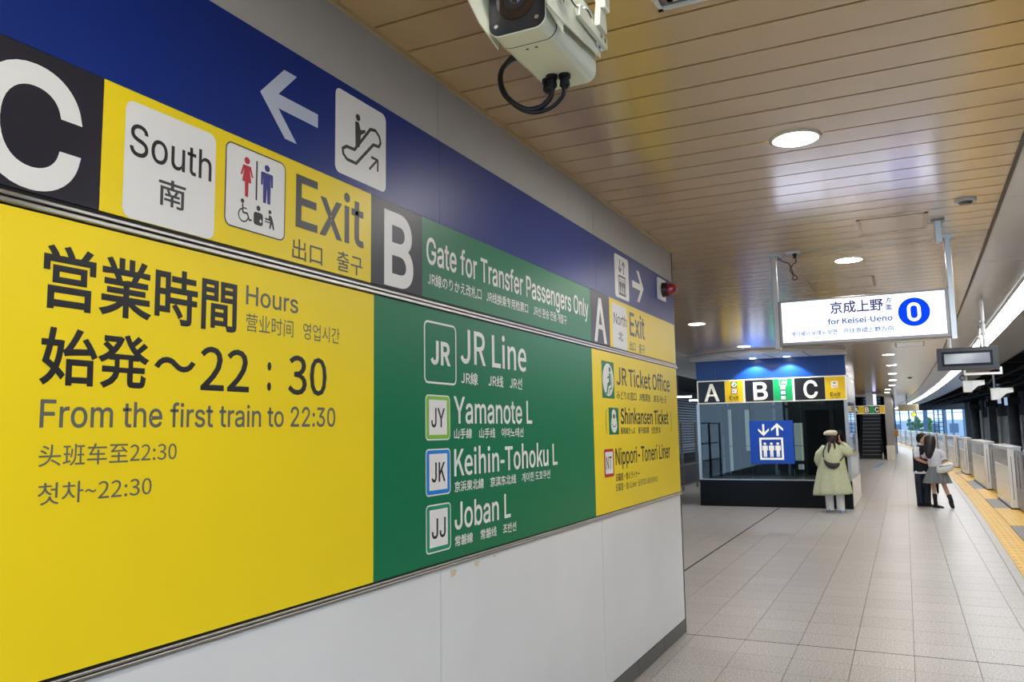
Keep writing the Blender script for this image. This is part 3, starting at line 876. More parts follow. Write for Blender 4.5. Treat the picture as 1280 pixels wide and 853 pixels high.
# sun shield: top and two folded sides
sh = MB()
for sx in (-1, 1):
    x = sx * .086
    sh.prism([(x, -.09, .160), (x, -.09, .075), (x, -.02, .035), (x, .06, .035), (x, .33, .060), (x, .33, .160)], (sx * .003, 0, 0))
sh.box(-.089, .089, -.09, .335, .158, .162)
sh.build('sun_shield', CCTVW, cc)
fl_ = MB()
fl_.prism([(-.086, -.02, .035), (-.086, .075, .012), (-.086, .075, .035)], (-.003, 0, 0))
fl_.build('shield_lip', CCTVW, cc); fl_ = MB()
fl_.prism([(.083, -.02, .035), (.083, .075, .012), (.083, .075, .040)], (.003, 0, 0))
fl_.build('shield_lip', CCTVW, cc)
# clamps and mounting arm on the right side
ar = MB()
ar.box(.092, .104, .14, .345, .085, .115)
ar.prism([(.100, .25, .11), (.100, .31, .11), (.100, .30, .17), (.100, .262, .17)], (.016, 0, 0))
ar.build('bracket', CCTVW, cc, bevel=.002)
MB().box(.100, .128, .262, .300, .16, .733).build('pole', CCTVW, cc, bevel=.003)
MB().box(.06, .17, .22, .34, .722, .733).build('ceiling_plate', CCTVW, cc)
for yy in (.02, .05, .29, .32):
    cl = MB(); cl.prism([(.0895, yy - .007, .075), (.0895, yy + .007, .075), (.0895, yy + .010, .10), (.0895, yy + .005, .135), (.0895, yy - .005, .135), (.0895, yy - .010, .10)], (.008, 0, 0))
    lt = cl.build('latch', mat('chrome', (.8, .8, .8), .12, 1), cc, bevel=.002)
    MB().cyl((.0975, yy, .10), (.106, yy, .10), .007, .007, 12).build('latch_pin', mat('chrome', (.8, .8, .8), .12, 1), lt)
MB().tube(smooth_pts([(.094, .06, .12), (.099, .12, .10), (.099, .2, .13), (.095, .28, .11)]), .0035, 6).build('safety_wire', mat('chrome', (.8, .8, .8), .12, 1), cc)
for (x, y) in ((-.036, .262), (-.018, .245), (.014, .255)):
    g = MB(); g.cyl((x, y, .0), (x, y, -.010), .016, .016, 14); g.cyl((x, y, -.010), (x, y, -.030), .012, .0145, 8); g.cyl((x, y, -.030), (x, y, -.038), .013, .008, 12)
    g.build('cable_gland', BLACK, cc)
c1 = [(-.018, .245, -.034), (-.022, .243, -.060), (-.050, .235, -.085), (-.09, .22, -.085), (-.135, .21, -.045), (-.155, .22, .01), (-.155, .25, .06), (-.13, .30, .10), (-.05, .345, .10)]
c2 = [(.012, .255, -.034), (.008, .252, -.060), (-.025, .245, -.088), (-.07, .228, -.096), (-.115, .213, -.070), (-.150, .215, -.005), (-.152, .245, .06), (-.12, .30, .12), (-.03, .345, .12)]
MB().tube(smooth_pts(c1), .0075, 8).build('cable', BLACK, cc, smooth=True)
MB().tube(smooth_pts(c2), .0055, 8).build('cable', BLACK, cc, smooth=True)

# ------------------------------------------------------------------ lift enclosure
LX0, LX1, LY0, LY1 = -4.42, -1.11, 19.1, 22.4
lf = thing('lift_shaft', 'glass walled lift enclosure with black base and blue header', 'lift', (0, 0, 0))
MB().box(LX0, LX1, LY0, LY1, 0, .60).build('base', mat('black_stone', (0.005, 0.005, 0.006), .22, spec=.18), lf, bevel=.004)
MB().box(LX0 - .01, LX1 + .01, LY0 - .015, LY1, .60, .625).build('sill', STEEL, lf)
MB().box(LX1 + .001, LX1 + .012, LY0 + .05, LY1, .02, .60).build('side_cladding', GATEP, lf)
FL = Frame((0, LY0 - .02, 0), (1, 0, 0), (0, 0, 1))
hd = []
for a, b in ((LX0 + .02, -3.95), (-3.95, -1.5), (-1.5, LX1 + .01)):
    MB().box(a + .002, b - .002, LY0, LY0 + .12, 2.93, 3.37).build('header_panel', LIFTBLUE, lf)
MB().box(LX1 - .10, LX1 + .012, LY0 + .121, LY1, 2.93, 3.45).build('side_header', mat('side_header', srgb(150, 150, 155), .25, .5), lf)
MB().box(LX0, LX0 + .10, LY0 + .121, LY1, 2.36, 3.45).build('side_header', mat('side_header2', srgb(90, 90, 95), .4), lf)
MB().box(LX1 - .06, LX1 + .006, LY0 + .10, LY1, 2.36, 2.925).build('side_panel', STEEL, lf)
MB().box(LX0, LX1, LY0 + .12, LY1, H - .02, H).build('top_slab', VDARK, lf)
# sign band
MB().box(LX0 + .03, LX1 + .005, LY0 - .02, LY0 + .08, 2.37, 2.915).build('sign_cabinet', mat('cabinet_cream', srgb(236, 232, 214), .4, emit=0.12, ecol=(1, .97, .85)), lf)
LI = .012
def lit(name, c, e=.10): return mat(name, c, .4, emit=e, ecol=c)
LYEL = lit('lit_yellow', srgb(240, 196, 10)); LGR = lit('lit_green', srgb(0, 160, 85)); LBK = mat('lit_black', (0.006, 0.006, 0.008), .3)
LWH = lit('lit_white', srgb(245, 242, 225), .16); LIK = mat('lit_ink', (.01, .01, .01), .4)
for a, b, m in ((-4.36, -3.74, LBK), (-3.735, -3.32, LYEL), (-3.275, -2.65, LBK), (-2.645, -2.235, LGR), (-2.185, -1.545, LBK), (-1.54, -1.125, LYEL)):
    slab(FL, a, b, 2.395, 2.890, 0.0, .006, m, 'sign_panel', lf)
for s, a, b in (('A', -4.225, -3.87), ('B', -3.09, -2.775), ('C', -1.995, -1.695)):
    text(s, FL, LI, a, b, 2.425, 2.835, LWH, lf, bold=.016, mode='box')
for x in (-3.53, -1.335):
    text('Exit', FL, LI, x - .105, x + .105, 2.455, 2.545, LIK, lf, bold=.010)
    text('出口 출구', FL, LI, x - .10, x + .10, 2.412, 2.440, LIK, lf, 'c', bold=.002, mode='box')
P2().rect(-3.59, -3.45, 2.735, 2.865).build('badge', GRN, FL, LI, lf)
P2().circle(-3.52, 2.80, .058).build('badge_disc', LWH, FL, LI + .003, lf)
P2().poly([(-3.50, 2.845), (-3.48, 2.80), (-3.52, 2.765), (-3.55, 2.77), (-3.515, 2.80)]).build('badge_figure', GRN, FL, LI + .006, lf)
P2().rect(-3.59, -3.45, 2.585, 2.715).build('badge', RED, FL, LI, lf)
P2().rect(-3.575, -3.465, 2.60, 2.70).build('badge_field', LWH, FL, LI + .003, lf)
text('NT', FL, LI + .006, -3.56, -3.48, 2.62, 2.68, LIK, lf, bold=.006)
P2().rring(-2.51, -2.345, 2.735, 2.885, .02, .014).build('badge_outline', LWH, FL, LI, lf)
text('JR', FL, LI, -2.48, -2.375, 2.775, 2.84, LWH, lf, bold=.02)
for code, m, z in (('JY', LGRN, 2.64), ('JK', SKYB, 2.525), ('JJ', TEAL, 2.41)):
    P2().rect(-2.495, -2.375, z, z + .10).build('badge', m, FL, LI, lf)
    P2().rect(-2.483, -2.387, z + .012, z + .088).build('badge_field', LWH, FL, LI + .003, lf)
    text(code, FL, LI + .006, -2.465, -2.405, z + .03, z + .07, LIK, lf, bold=.006)
P2().rrect(-1.41, -1.275, 2.645, 2.79, .012).build('badge_field', LWH, FL, LI, lf)
text('南', FL, LI + .003, -1.375, -1.31, 2.725, 2.775, LIK, lf, 'c', bold=.003, mode='box')
text('South', FL, LI + .003, -1.39, -1.295, 2.665, 2.70, LIK, lf, bold=.006)
# glass, mullions and square lift sign
gx = [LX0 + .07, -3.20, -2.10, LX1 - .07]
for a, b in zip(gx[:-1], gx[1:]):
    MB().box(a + .004, b - .004, LY0 + .02, LY0 + .032, .625, 2.37).build('glass_pane', LIFTGLASS, lf)
for a, b in ((LY0 + .08, 20.7), (20.7, LY1 - .05)):
    MB().box(LX1 - .02, LX1 - .008, a + .004, b - .004, .625, 2.37).build('glass_pane', LIFTGLASS, lf)
    MB().box(LX0 + .01, LX0 + .022, a + .004, b - .004, .625, 2.37).build('glass_pane', LIFTGLASS, lf)
for x, y in ((LX0 + .03, LY0 + .04), (LX1 - .03, LY0 + .04), (LX0 + .03, LY1 - .04), (LX1 - .03, LY1 - .04)):
    MB().box(x - .035, x + .035, y - .035, y + .035, .625, 2.37).build('corner_post', STEEL, lf)
FP = Frame((0, LY0 - .05, 0), (1, 0, 0), (0, 0, 1))
ls_ = thing('lift_sign', 'square blue lift pictogram sign on the glass of the lift enclosure', 'sign', (0, 0, 0))
slab(FP, -3.215, -2.26, .975, 1.945, 0, .03, mat('lift_sign_blue', srgb(0, 64, 165), .4, emit=.12, ecol=srgb(0, 64, 165)), 'board', ls_, bevel=.003)
pw = P2()
pw.rring(-3.005, -2.485, 1.065, 1.565, .008, .045)
for k in (-1, 0, 1): man(pw, -2.745 + k * .14, 1.455, .325, .115)
pw.poly([(-2.905, 1.60), (-3.02, 1.72), (-3.02, 1.775), (-2.925, 1.685), (-2.925, 1.87), (-2.88, 1.87), (-2.88, 1.685), (-2.785, 1.775), (-2.785, 1.72)])
pw.poly([(-2.60, 1.885), (-2.735, 1.765), (-2.735, 1.71), (-2.625, 1.80), (-2.625, 1.605), (-2.575, 1.605), (-2.575, 1.80), (-2.475, 1.71), (-2.475, 1.765)])
pw.build('lift_pictogram', LWH, FP, .034, ls_)
for x in (-3.0, -2.5):
    MB().cyl((x, LY0 - .05, 1.0), (x, LY0 + .03, 1.0), .02, .02, 10).build('sign_stud', STEEL, ls_)
# canopy: bulging soffit with two small lights
can = MB()
ARC = []
for i in range(25):
    t = i / 24; x = -4.46 + (LX1 + .08 + 4.46) * t
    ARC.append((x, LY0 - .10 - 1.42 * math.sin(math.pi * (0.06 + 0.90 * t)) ** 0.8))
poly = ARC + [(LX1 + .06, LY0), (-4.46, LY0)]
n = len(poly)
can.add([(x, y, 3.372) for x, y in poly] + [(x, y, 3.448) for x, y in poly], [tuple(range(n)), tuple(range(n, 2 * n))[::-1]] + [(i, i + n, (i + 1) % n + n, (i + 1) % n) for i in range(n)])
can.build('canopy', mat('canopy_white', srgb(235, 238, 242), .4), lf)
for x0, x1 in ((-3.5, -3.35), (-2.65, -2.55), (-1.85, -1.8)):
    MB().hexa([(x0, LY0 - 1.3), (x0 + .014, LY0 - 1.3), (x1 + .014, LY0 - .02), (x1, LY0 - .02)], 3.369, 3.3725).build('canopy_joint', RECESS, lf)
for x in (-3.02, -2.28):
    t = thing('canopy_light', 'small downlight under the lift canopy, ' + ('left one' if x < -2.6 else 'right one'), 'light', (x, LY0 - .33, 3.371))
    MB().cyl((0, 0, -.006), (0, 0, 0), .085, .085, 20).build('light_ring', WHT, t)
    MB().cyl((0, 0, -.010), (0, 0, -.004), .070, .070, 20).build('lens', mat('canopy_lens', (1, 1, 1), .3, emit=9, ecol=(.9, .95, 1)), t)
    d = bpy.data.lights.new('canopy_spot', 'SPOT'); d.energy = 34; d.color = (.75, .88, 1); d.spot_size = math.radians(118); d.spot_blend = .25; d.shadow_soft_size = .03
    so = bpy.data.objects.new('canopy_spot', d); COL.objects.link(so); so.parent = t; so.location = (0, .08, -.03); so.rotation_euler = (math.radians(4), 0, 0)
# inside the lift enclosure, brightened by an added area light with no seen source
area_light('lift_fill', (-2.8, 20.6, 3.3), (2.2, .3), 14, (.9, .97, 1.0))
GREYIN = mat('lift_grey', (0.07, 0.072, 0.072), .35, .3); PALE = mat('lift_pale_glow', srgb(196, 200, 190), .4, emit=.16, ecol=(.85, .92, .8))  # glow put into the pale panels, standing in for light seen in the glass
MB().box(LX0 + .05, LX1 - .03, 21.9, 21.96, 0.6, 3.0).build('rear_wall', mat('lift_rear', (0.03, 0.033, 0.036), .3), lf)
for x0, x1, y, m in ((-4.15, -4.05, 20.0, GREYIN), (-3.96, -3.93, 20.4, STEEL), (-3.75, -3.70, 20.6, GREYIN), (-3.40, -2.95, 21.0, GREYIN), (-2.62, -2.56, 20.7, STEEL), (-2.92, -2.86, 20.7, STEEL), (-1.62, -1.52, 20.7, GREYIN), (-1.95, -1.75, 21.2, GREYIN)):
    MB().box(x0, x1, y, y + .08, .6, 2.9).build('guide_column', m, lf)
MB().box(-3.92, -3.86, 20.3, 20.34, .75, 2.25).build('glow_panel', PALE, lf)
MB().box(-3.56, -3.46, 20.5, 20.54, 1.23, 2.24).build('glow_panel', PALE, lf)
MB().box(-2.42, -2.22, 20.5, 20.54, .99, 1.89).build('glow_panel', PALE, lf)
MB().box(-2.36, -2.23, 20.5, 20.54, .78, .90).build('glow_panel', PALE, lf)
MB().box(-2.18, -1.50, 20.9, 20.95, .6, 2.2).build('lift_door', BLACK, lf)
MB().box(-2.24, -1.44, 20.85, 20.9, 2.2, 2.27).build('door_header', GREYIN, lf)
MB().box(-4.3, -1.2, 20.2, 20.24, 2.25, 2.32).build('cross_beam', GREYIN, lf)
for x in (-2.72, -2.38):
    MB().cyl((x, 19.9, .62), (x, 19.9, .80), .035, .02, 12).build('buffer', STEEL, lf)
hl = MB().tube([(-4.3, 20.1, 1.35), (-1.2, 20.1, 1.35)], .006, 6).build('cable', BLACK, lf)

# ------------------------------------------------------------------ platform gates along the right edge
def gx_(y, off): return off + cv(y)
grp = 'platform gate cabinets receding along the right edge'
ORD = ['', 'first', 'second', 'third', 'fourth', 'fifth', 'sixth', 'seventh', 'eighth', 'ninth', 'tenth', 'eleventh', 'twelfth', 'thirteenth', 'fourteenth', 'fifteenth', 'sixteenth']
cabs = [(13.6, 17.2), (19.9, 22.8), (25.5, 29.7), (33.0, 35.3), (38.2, 42.0), (45, 48.5), (51.5, 55), (58, 61.5), (64.5, 68), (71, 75), (78, 82), (85, 89), (92, 96), (99, 103)]
clabels = {0: 'white platform gate cabinet just outside the right edge of the photo', 1: 'white platform gate cabinet standing nearest in view at the right edge',
           2: 'long white platform gate cabinet, second in view from the right edge', 3: 'white platform gate cabinet, third in view from the right edge', 4: 'white platform gate cabinet just right of the schoolgirl'}
OFF = 1.66
for i, (a, e) in enumerate(cabs):
    ang = -math.atan((cv(e) - cv(a)) / (e - a)); L = e - a
    t = thing('gate_cabinet', clabels.get(i, 'white platform gate cabinet, ' + ORD[i] + ' in view from the right edge'), 'platform gate', (OFF + cv(a), a, 0), ang, None if i in clabels else grp)
    MB().box(0.0, .25, 0, L, .03, 1.27).build('cabinet_body', GATEW, t, bevel=.012)
    MB().box(-.012, .262, -.012, L + .012, 1.27, 1.31).build('cabinet_lid', GATEW, t, bevel=.012)
    n = 2 if L > 3.2 else 1
    for k in range(n):
        p0 = .10 + (L - .16) * k / n; p1 = .06 + (L - .16) * (k + 1) / n
        MB().box(-.008, .0, p0, p1, .12, .86).build('lower_panel', GATEP, t)
        MB().box(-.006, .0, p0, p1, .90, 1.22).build('upper_panel', mat('gate_window', srgb(150, 142, 132), .14, .3), t)
    MB().box(-.01, .26, 0, L, 0, .03).build('plinth', BLACK, t)
    if i < 5: MB().box(.05, .06, -.004, 0, .2, 1.1).build('door_slot', BLACK, t)
for i, (a, e) in enumerate(GATES):
    ang = -math.atan((cv(e) - cv(a)) / (e - a)); L = e - a
    lab = {1: 'glazed sliding gate leaves at the right edge, before the nearest cabinet', 2: 'glazed sliding gate between the two nearest cabinets', 3: 'glazed sliding gate beyond the long cabinet'}.get(i, 'glazed sliding gate, ' + (ORD[i] + ' in view from the right edge' if i else 'outside the right edge of the photo'))
    t = thing('sliding_gate', lab, 'platform gate', (OFF + .11 + cv(a), a, 0), ang, None if i in (1, 2, 3) else 'sliding gates receding along the right edge')
    for k in range(2):
        q0 = L * k / 2 + .01; q1 = L * (k + 1) / 2 - .01
        fr_ = MB(); 
        fr_.box(0, .03, q0, q1, .05, .45); fr_.box(0, .03, q0, q1, 1.18, 1.24); fr_.box(0, .03, q0, q0 + .05, .45, 1.18); fr_.box(0, .03, q1 - .05, q1, .45, 1.18)
        lf_ = fr_.build('gate_leaf', mat('gate_frame_grey', srgb(130, 128, 140), .3, .5), t)
        MB().box(.01, .018, q0 + .05, q1 - .05, .45, 1.18).build('gate_pane', GLASS, lf_)

# ------------------------------------------------------------------ track side, right
def side_wall(name, off, z0, z1, m, y0, y1, step, sgn):
    root = MB()
    y = y0
    while y < y1:
        e = min(y + step, y1)
        x = off
        root.hexa([(x + cv(y), y), (x + sgn * .3 + cv(y), y), (x + sgn * .3 + cv(e), e), (x + cv(e), e)] if sgn > 0 else [(x - .3 + cv(y), y), (x + cv(y), y), (x + cv(e), e), (x - .3 + cv(e), e)], z0, z1)
        y = e
    o = root.build(name, m); prop(o, kind='structure'); return o
tb = MB()
for i in range(29):
    a = -6 + i * 4; e = a + 4
    tb.hexa([(2.28 + cv(a), a), (7.5 + cv(a), a), (7.5 + cv(e), e), (2.28 + cv(e), e)], -1.4, -1.2)
    tb.hexa([(-13 + cv(a), a), (-6.6 + cv(a), a), (-6.6 + cv(e), e), (-13 + cv(e), e)], -1.4, -1.2)
o = tb.build('trim_4', mat('track_bed', (.07, .06, .05), .95, noise=.4, nscale=12)); prop(o, kind='structure')
rl = MB()
for off in (3.3, 4.75):
    for i in range(29):
        a = -6 + i * 4; e = a + 4
        rl.hexa([(off + cv(a), a), (off + .07 + cv(a), a), (off + .07 + cv(e), e), (off + cv(e), e)], -1.2, -1.05)
o = rl.build('trim_5', DSTEEL); prop(o, kind='structure')
wr = side_wall('wall_right', 7.2, -1.4, 4.6, VDARK, -6, 88, 3, 1)
y = 2.0; k = 0
while y < 82:
    w = 2.35
    MB().hexa([(7.10 + cv(y), y), (7.2 + cv(y), y), (7.2 + cv(y + w), y + w), (7.10 + cv(y + w), y + w)], -1.2, 2.3 if k % 3 else 2.9).build('wall_panel', DARKWALL, wr)
    y += 2.5; k += 1
y = 14.0; k = 0
while y < 80:
    x = 6.6 + cv(y)
    t = thing('track_column', 'dark steel column on the far side of the track', 'column', (x, y, -1.2), group='dark columns beyond the track')
    if k % 2: MB().cyl((0, 0, 0), (0, 0, 5.2), .32, .32, 20).build('shaft', DARKCOL, t, smooth=True)
    else: MB().box(-.25, .25, -.3, .3, 0, 5.2).build('shaft', DARKCOL, t)
    MB().box(-.4, .4, -.4, .4, 4.2, 4.6).build('collar', DARKCOL, t)
    MB().box(-.34, .34, -.34, .34, 0, .5).build('plinth', DARKCOL, t)
    y += 9.0; k += 1
tc = MB()
for i in range(29):
    a = -6 + i * 4; e = a + 4
    tc.hexa([(2.30 + cv(a), a), (7.6 + cv(a), a), (7.6 + cv(e), e), (2.30 + cv(e), e)], 4.2, 4.3)
    tc.hexa([(-13.5 + cv(a), a), (-6.5 + cv(a), a), (-6.5 + cv(e), e), (-13.5 + cv(e), e)], 4.2, 4.3)
    tc.box(2.32 + cv(a), 7.2 + cv(a), a, a + .3, 3.75, 4.2)
tc.box(-14, 12, 108, 108.2, 3.5, 4.3)
tc = tc.build('trim_6', VDARK); prop(tc, kind='structure')
# pipes and cables under the track ceiling
for x, z, r in ((3.2, 3.55, .05), (3.9, 3.5, .035), (4.8, 3.6, .07)):
    pts = [(x + cv(y), y, z + (.06 * math.sin(y * 1.3) if r < .04 else 0)) for y in [8 + 1.5 * k for k in range(48)]]
    t = MB().tube(pts, r, 8).build('overhead_pipe', VDARK, smooth=True)
    prop(t, {3.2: 'dark pipe over the track, nearest the platform', 3.9: 'sagging black cable under the track ceiling', 4.8: 'thick dark pipe over the track, farthest out'}[x], 'pipe')
# solid glowing boxes standing in for light through gaps in the dark wall
for x, y, z0, z1, w, lab in ((4.55, 50.0, 2.85, 3.9, .16, 'narrow bluish glow of light through a gap beyond the track, left one'), (4.85, 50.0, 2.75, 3.7, .15, 'narrow bluish glow of light through a gap beyond the track, right one')):
    t = MB().box(x, x + w, y, y + .05, z0, z1).build('gap_glow', mat('slot_glow', (.3, .4, .6), .4, emit=.25, ecol=(.55, .75, 1))); prop(t, lab, 'light')

# ------------------------------------------------------------------ far end: daylight openings
ew = MB()
ew.box(-18, 14, 112, 112.3, -1.4, 0.3)
ew.box(-18, 14, 112, 112.3, 4.1, 5.5)
for x, w in ((-11.5, .5), (-8.2, .25), (-5.0, .6), (-1.9, .14), (-.55, .14), (.45, .16), (1.25, .14), (2.1, .5), (4.3, .35), (5.2, .2), (6.4, 5)):
    ew.box(x, x + w, 111.9, 112.3, .3, 4.1)
ew.box(-18, 14, 111.98, 112.22, 3.2, 3.27)
ew = ew.build('wall_far', mat('far_frame', (.10, .16, .24), .6)); prop(ew, kind='structure')
pier = thing('lattice_pier', 'dark blue lattice pier in front of the far daylight openings', 'pier', (3.0, 104, -1.2))
b = MB()
for x in (0, .45, .9): b.box(x, x + .12, 0, .12, 0, 5.2)
for z in [k * .45 for k in range(1, 12)]: b.box(0, 1.0, .02, .1, z, z + .07)
b.build('lattice', mat('pier_blue', (.02, .04, .08), .6), pier)
tr_ = thing('street_tree', 'green bush outside the far daylight openings', 'tree', (1.6, 116, -2))
g = MB()
for k in range(70):
    g.ball((random.uniform(-1.3, 1.5), random.uniform(-.6, .6), random.uniform(2.2, 4.6)), random.uniform(.15, .34), 6, 4)
o = g.build('foliage', mat('leaf_green', (.12, .26, .08), .7, noise=.4, nscale=4), tr_); prop(o, kind='stuff')
MB().cyl((0, 0, 0), (0, 0, 2.6), .12, .08, 8).build('trunk', mat('bark', (.08, .06, .04), .9), tr_)
bl = thing('street_building', 'pale building outside the far daylight openings', 'building', (0, 128, -2))
MB().box(-6, 9, 0, 4, 0, 4.4).build('facade', mat('facade_pale', srgb(190, 205, 220), .7), bl)
for x in (-4, -1.6, .8, 3.2, 5.6):
    MB().box(x, x + 1.1, -.05, 0, 2.6, 3.9).build('window', mat('facade_glass', (.15, .22, .32), .1), bl)
gl_ = MB().box(-60, 60, 112.4, 190, -2.2, -2).build('ground', mat('street_grey', (.25, .25, .26), .8)); prop(gl_, kind='structure')

# ------------------------------------------------------------------ left side of the platform
FX = -6.15
fc = thing('platform_fence', 'grey mesh fence along the left platform edge', 'fence', (0, 0, 0))
y = 9.0
while y < 44:
    x = FX + cv(y)
    MB().box(x - .03, x + .03, y - .03, y + .03, 0, 2.0).build('fence_post', DSTEEL, fc)
    y += 1.8
rb = MB(); ms = MB()
for z in (.12, .72, 1.28, 1.95):
    for i in range(18):
        a = 9 + i * 2; e = a + 2
        rb.hexa([(FX - .02 + cv(a), a), (FX + .02 + cv(a), a), (FX + .02 + cv(e), e), (FX - .02 + cv(e), e)], z, z + .035)
rb.build('fence_rail', DSTEEL, fc)
for i in range(350):
    a = 9 + i * .1
    ms.box(FX - .004 + cv(a), FX + .004 + cv(a), a, a + .012, .15, .72)
o = ms.build('fence_bars', DSTEEL, fc); prop(o, kind='stuff')
wl = side_wall('wall_rear', -12.5, -1.4, 4.6, mat('left_wall', (.10, .10, .10), .7, noise=.3, nscale=1), 2, 84, 3, -1)
for z in [k * .16 for k in range(2, 24)]:
    b = MB(); 
    b.box(-12.45 + cv(30), -12.40 + cv(30), 20, 56, z, z + .07); b.build('wall_slat', mat('slat_grey', (.30, .30, .31), .4, .4), wl)
lab_l = 'white tube lamp hung over the far left track'
for i, y in enumerate((26, 31, 36, 41, 46, 51)):
    t = thing('track_lamp', lab_l + ', ' + ('nearest', 'second nearest', 'third', 'fourth', 'fifth', 'farthest')[i] + ' of six', 'light', (-9.3 + cv(y), y, 3.2), group='tube lamps over the far left track')
    MB().box(-.6, .6, -.05, .05, 0, .05).build('lamp_tube', TUBEM, t); MB().box(-.62, .62, -.07, .07, .05, .10).build('lamp_tray', WHT, t)
    MB().cyl((0, 0, .1), (0, 0, 1.0), .015, .015, 8).build('hanger', DSTEEL, t)
# opposite platform slab
o = MB().box(-12.4, -10.6, 18, 60, -1.2, .0).build('trim_7', FLOORB); prop(o, kind='structure')

# ------------------------------------------------------------------ escalator with its portal
EY = 47.8
esc = thing('escalator', 'black stepped escalator rising at the far end of the platform', 'escalator', (-1.72, EY, 0))
STEPM = mat('escalator_step', (.012, .012, .014), .35); EDGEM = mat('step_edge', (.35, .34, .33), .3, .7)
for k in range(26):
    b = MB().box(-.50, .50, k * .36, k * .36 + .42, max(0, k * .20 - .2), k * .20 + .02)
    st = b.build('step', STEPM, esc)
    MB().box(-.50, .50, k * .36 - .012, k * .36 + .02, k * .20 + .008, k * .20 + .028).build('step_edge', EDGEM, st)
for sx in (-1, 1):
    x = sx * .56
    b = MB(); b.prism([(x, -.9, 0), (x, 0, 0), (x, 9.5, 5.2), (x, 9.5, 5.9), (x, .3, .75), (x, -.9, .35)], (sx * .06, 0, 0)); b.build('side_skirt', STEEL, esc)
    b = MB(); b.prism([(x, -1.0, .35), (x, .3, .75), (x, 9.5, 5.9), (x, 9.5, 6.3), (x, .2, 1.02), (x, -.9, .95)], (sx * .012, 0, 0)); b.build('balustrade', GLASS, esc)
    b = MB().tube(smooth_pts([(x, -.7, .35), (x, -1.05, .55), (x, -1.0, .9), (x, -.6, 1.0), (x, .3, 1.05), (x, 9.4, 6.3)]), .035, 8); b.build('handrail', BLACK, esc, smooth=True)
ep = thing('escalator_portal', 'pale portal with pillar framing the escalator', 'portal', (0, 0, 0))
MB().box(-.92, -.55, EY - .2, EY + 9, 0, H).build('pillar', mat('pillar_steel', (.30, .27, .24), .3, .6), ep)
MB().box(-2.95, -2.60, EY - .2, EY + 9, 0, H).build('pillar', STEEL, ep)
MB().box(-2.95, -.55, EY - .9, EY + .1, H - .10, H - .004).build('soffit', WHT, ep)
MB().box(-.93, -.54, EY - 1.4, EY - .2, 0, .75).build('end_cladding', GATEP, ep)
MB().box(-4.5, -.5, EY + 9, EY + 9.2, 0, 8).build('back_wall', VDARK, ep)
MB().box(-4.5, -.5, EY + .5, EY + 9.2, 7.8, 8).build('roof', VDARK, ep)
MB().box(-3.4, -2.95, EY + .2, EY + 9, H, 8).build('side_wall', VDARK, ep)
MB().box(-.95, -.5, EY + .5, EY + 9, H, 8).build('side_wall', VDARK, ep)
es_ = thing('hanging_guide_board', 'small lit A B C exit board hung before the escalator', 'sign', (0, 0, 0))
FE = Frame((0, 44, 0), (1, 0, 0), (0, 0, 1))
MB().box(-2.24, -.84, 44, 44.12, 2.38, 2.79).build('board', LWH, es_)
for a, b, m in ((-2.23, -2.05, LBK), (-2.045, -1.78, LYEL), (-1.775, -1.52, LBK), (-1.515, -1.33, LGR), (-1.325, -1.08, LBK), (-1.075, -.85, LYEL)):
    slab(FE, a, b, 2.41, 2.76, 0, .008, m, 'board_field', es_)
for s, a, b in (('A', -2.22, -2.06), ('B', -1.74, -1.56), ('C', -1.29, -1.11)):
    text(s, FE, .014, a, b, 2.46, 2.71, LWH, es_, bold=.02, mode='box')
MB().box(-1.68, -1.36, 44.0, 44.3, 2.79, H).build('hanger', STEEL, es_)
MB().box(-1.34, -1.20, 43.95, 44.0, 2.82, 3.35).build('side_light', mat('lilac_light', (.6, .6, .9), .4, emit=.9, ecol=(.55, .55, 1)), es_)
# things behind the lift: stacked gate boxes on the left edge, floor mark
for k, (x, y) in enumerate(((-3.1, 42), (-3.75, 41.4))):
    t = thing('gate_cabinet', 'beige cabinet behind the lift enclosure, ' + ('right one' if k == 0 else 'left one'), 'cabinet', (x, y, 0))
    MB().box(0, .55, 0, .8, .03, 1.35).build('cabinet_body', GATEP, t, bevel=.01); MB().box(-.01, .56, -.01, .81, 1.35, 1.39).build('cabinet_lid', GATEW, t); MB().box(0, .55, 0, .8, 0, .03).build('plinth', BLACK, t)
MB().hexa([(-1.35, 38.0), (-1.15, 38.0), (-.95, 43), (-1.12, 43)], -.002, .002).build('floor_mark', mat('mark_blue', srgb(90, 130, 185), .5), floor)
dv = thing('wall_box', 'small orange box on the escalator pillar', 'box', (-.53, 47.4, 1.2))
MB().box(0, .2, 0, .2, 0, .35).build('box_body', mat('box_orange', srgb(190, 130, 60), .5), dv); MB().box(.02, .18, -.01, 0, .03, .30).build('box_door', mat('box_door', srgb(170, 110, 50), .4), dv)

# ------------------------------------------------------------------ departure display and small cameras on the right
dd = thing('departure_display', 'small dark display screen hung from the pale soffit', 'display', (.80, 12.0, 0))
MB().box(-.36, .34, -.10, .10, 2.50, 2.79).build('display_case', mat('case_grey', (.05, .05, .055), .4), dd, bevel=.006)
MB().box(-.31, .27, -.106, -.10, 2.55, 2.74).build('bezel', BLACK, dd)
MB().box(-.28, .24, -.110, -.106, 2.58, 2.71).build('screen', mat('screen_grey', (.22, .22, .24), .12, coat=1), dd)
for x in (-.20, .20):
    MB().cyl((x, 0, 2.79), (x, 0, H), .022, .022, 12).build('hanger_tube', WHT, dd)
    MB().cyl((x, 0, 3.10), (x, 0, 3.13), .035, .035, 12).build('collar', STEEL, dd)
bk = thing('camera_rail', 'white mounting rail carrying two small cameras under the soffit', 'bracket', (1.12, 15.6, 2.62))
MB().box(-.16, .40, -.04, .04, 0, .035).build('rail', WHT, bk); MB().box(-.16, .40, -.04, .04, .085, .12).build('rail', WHT, bk)
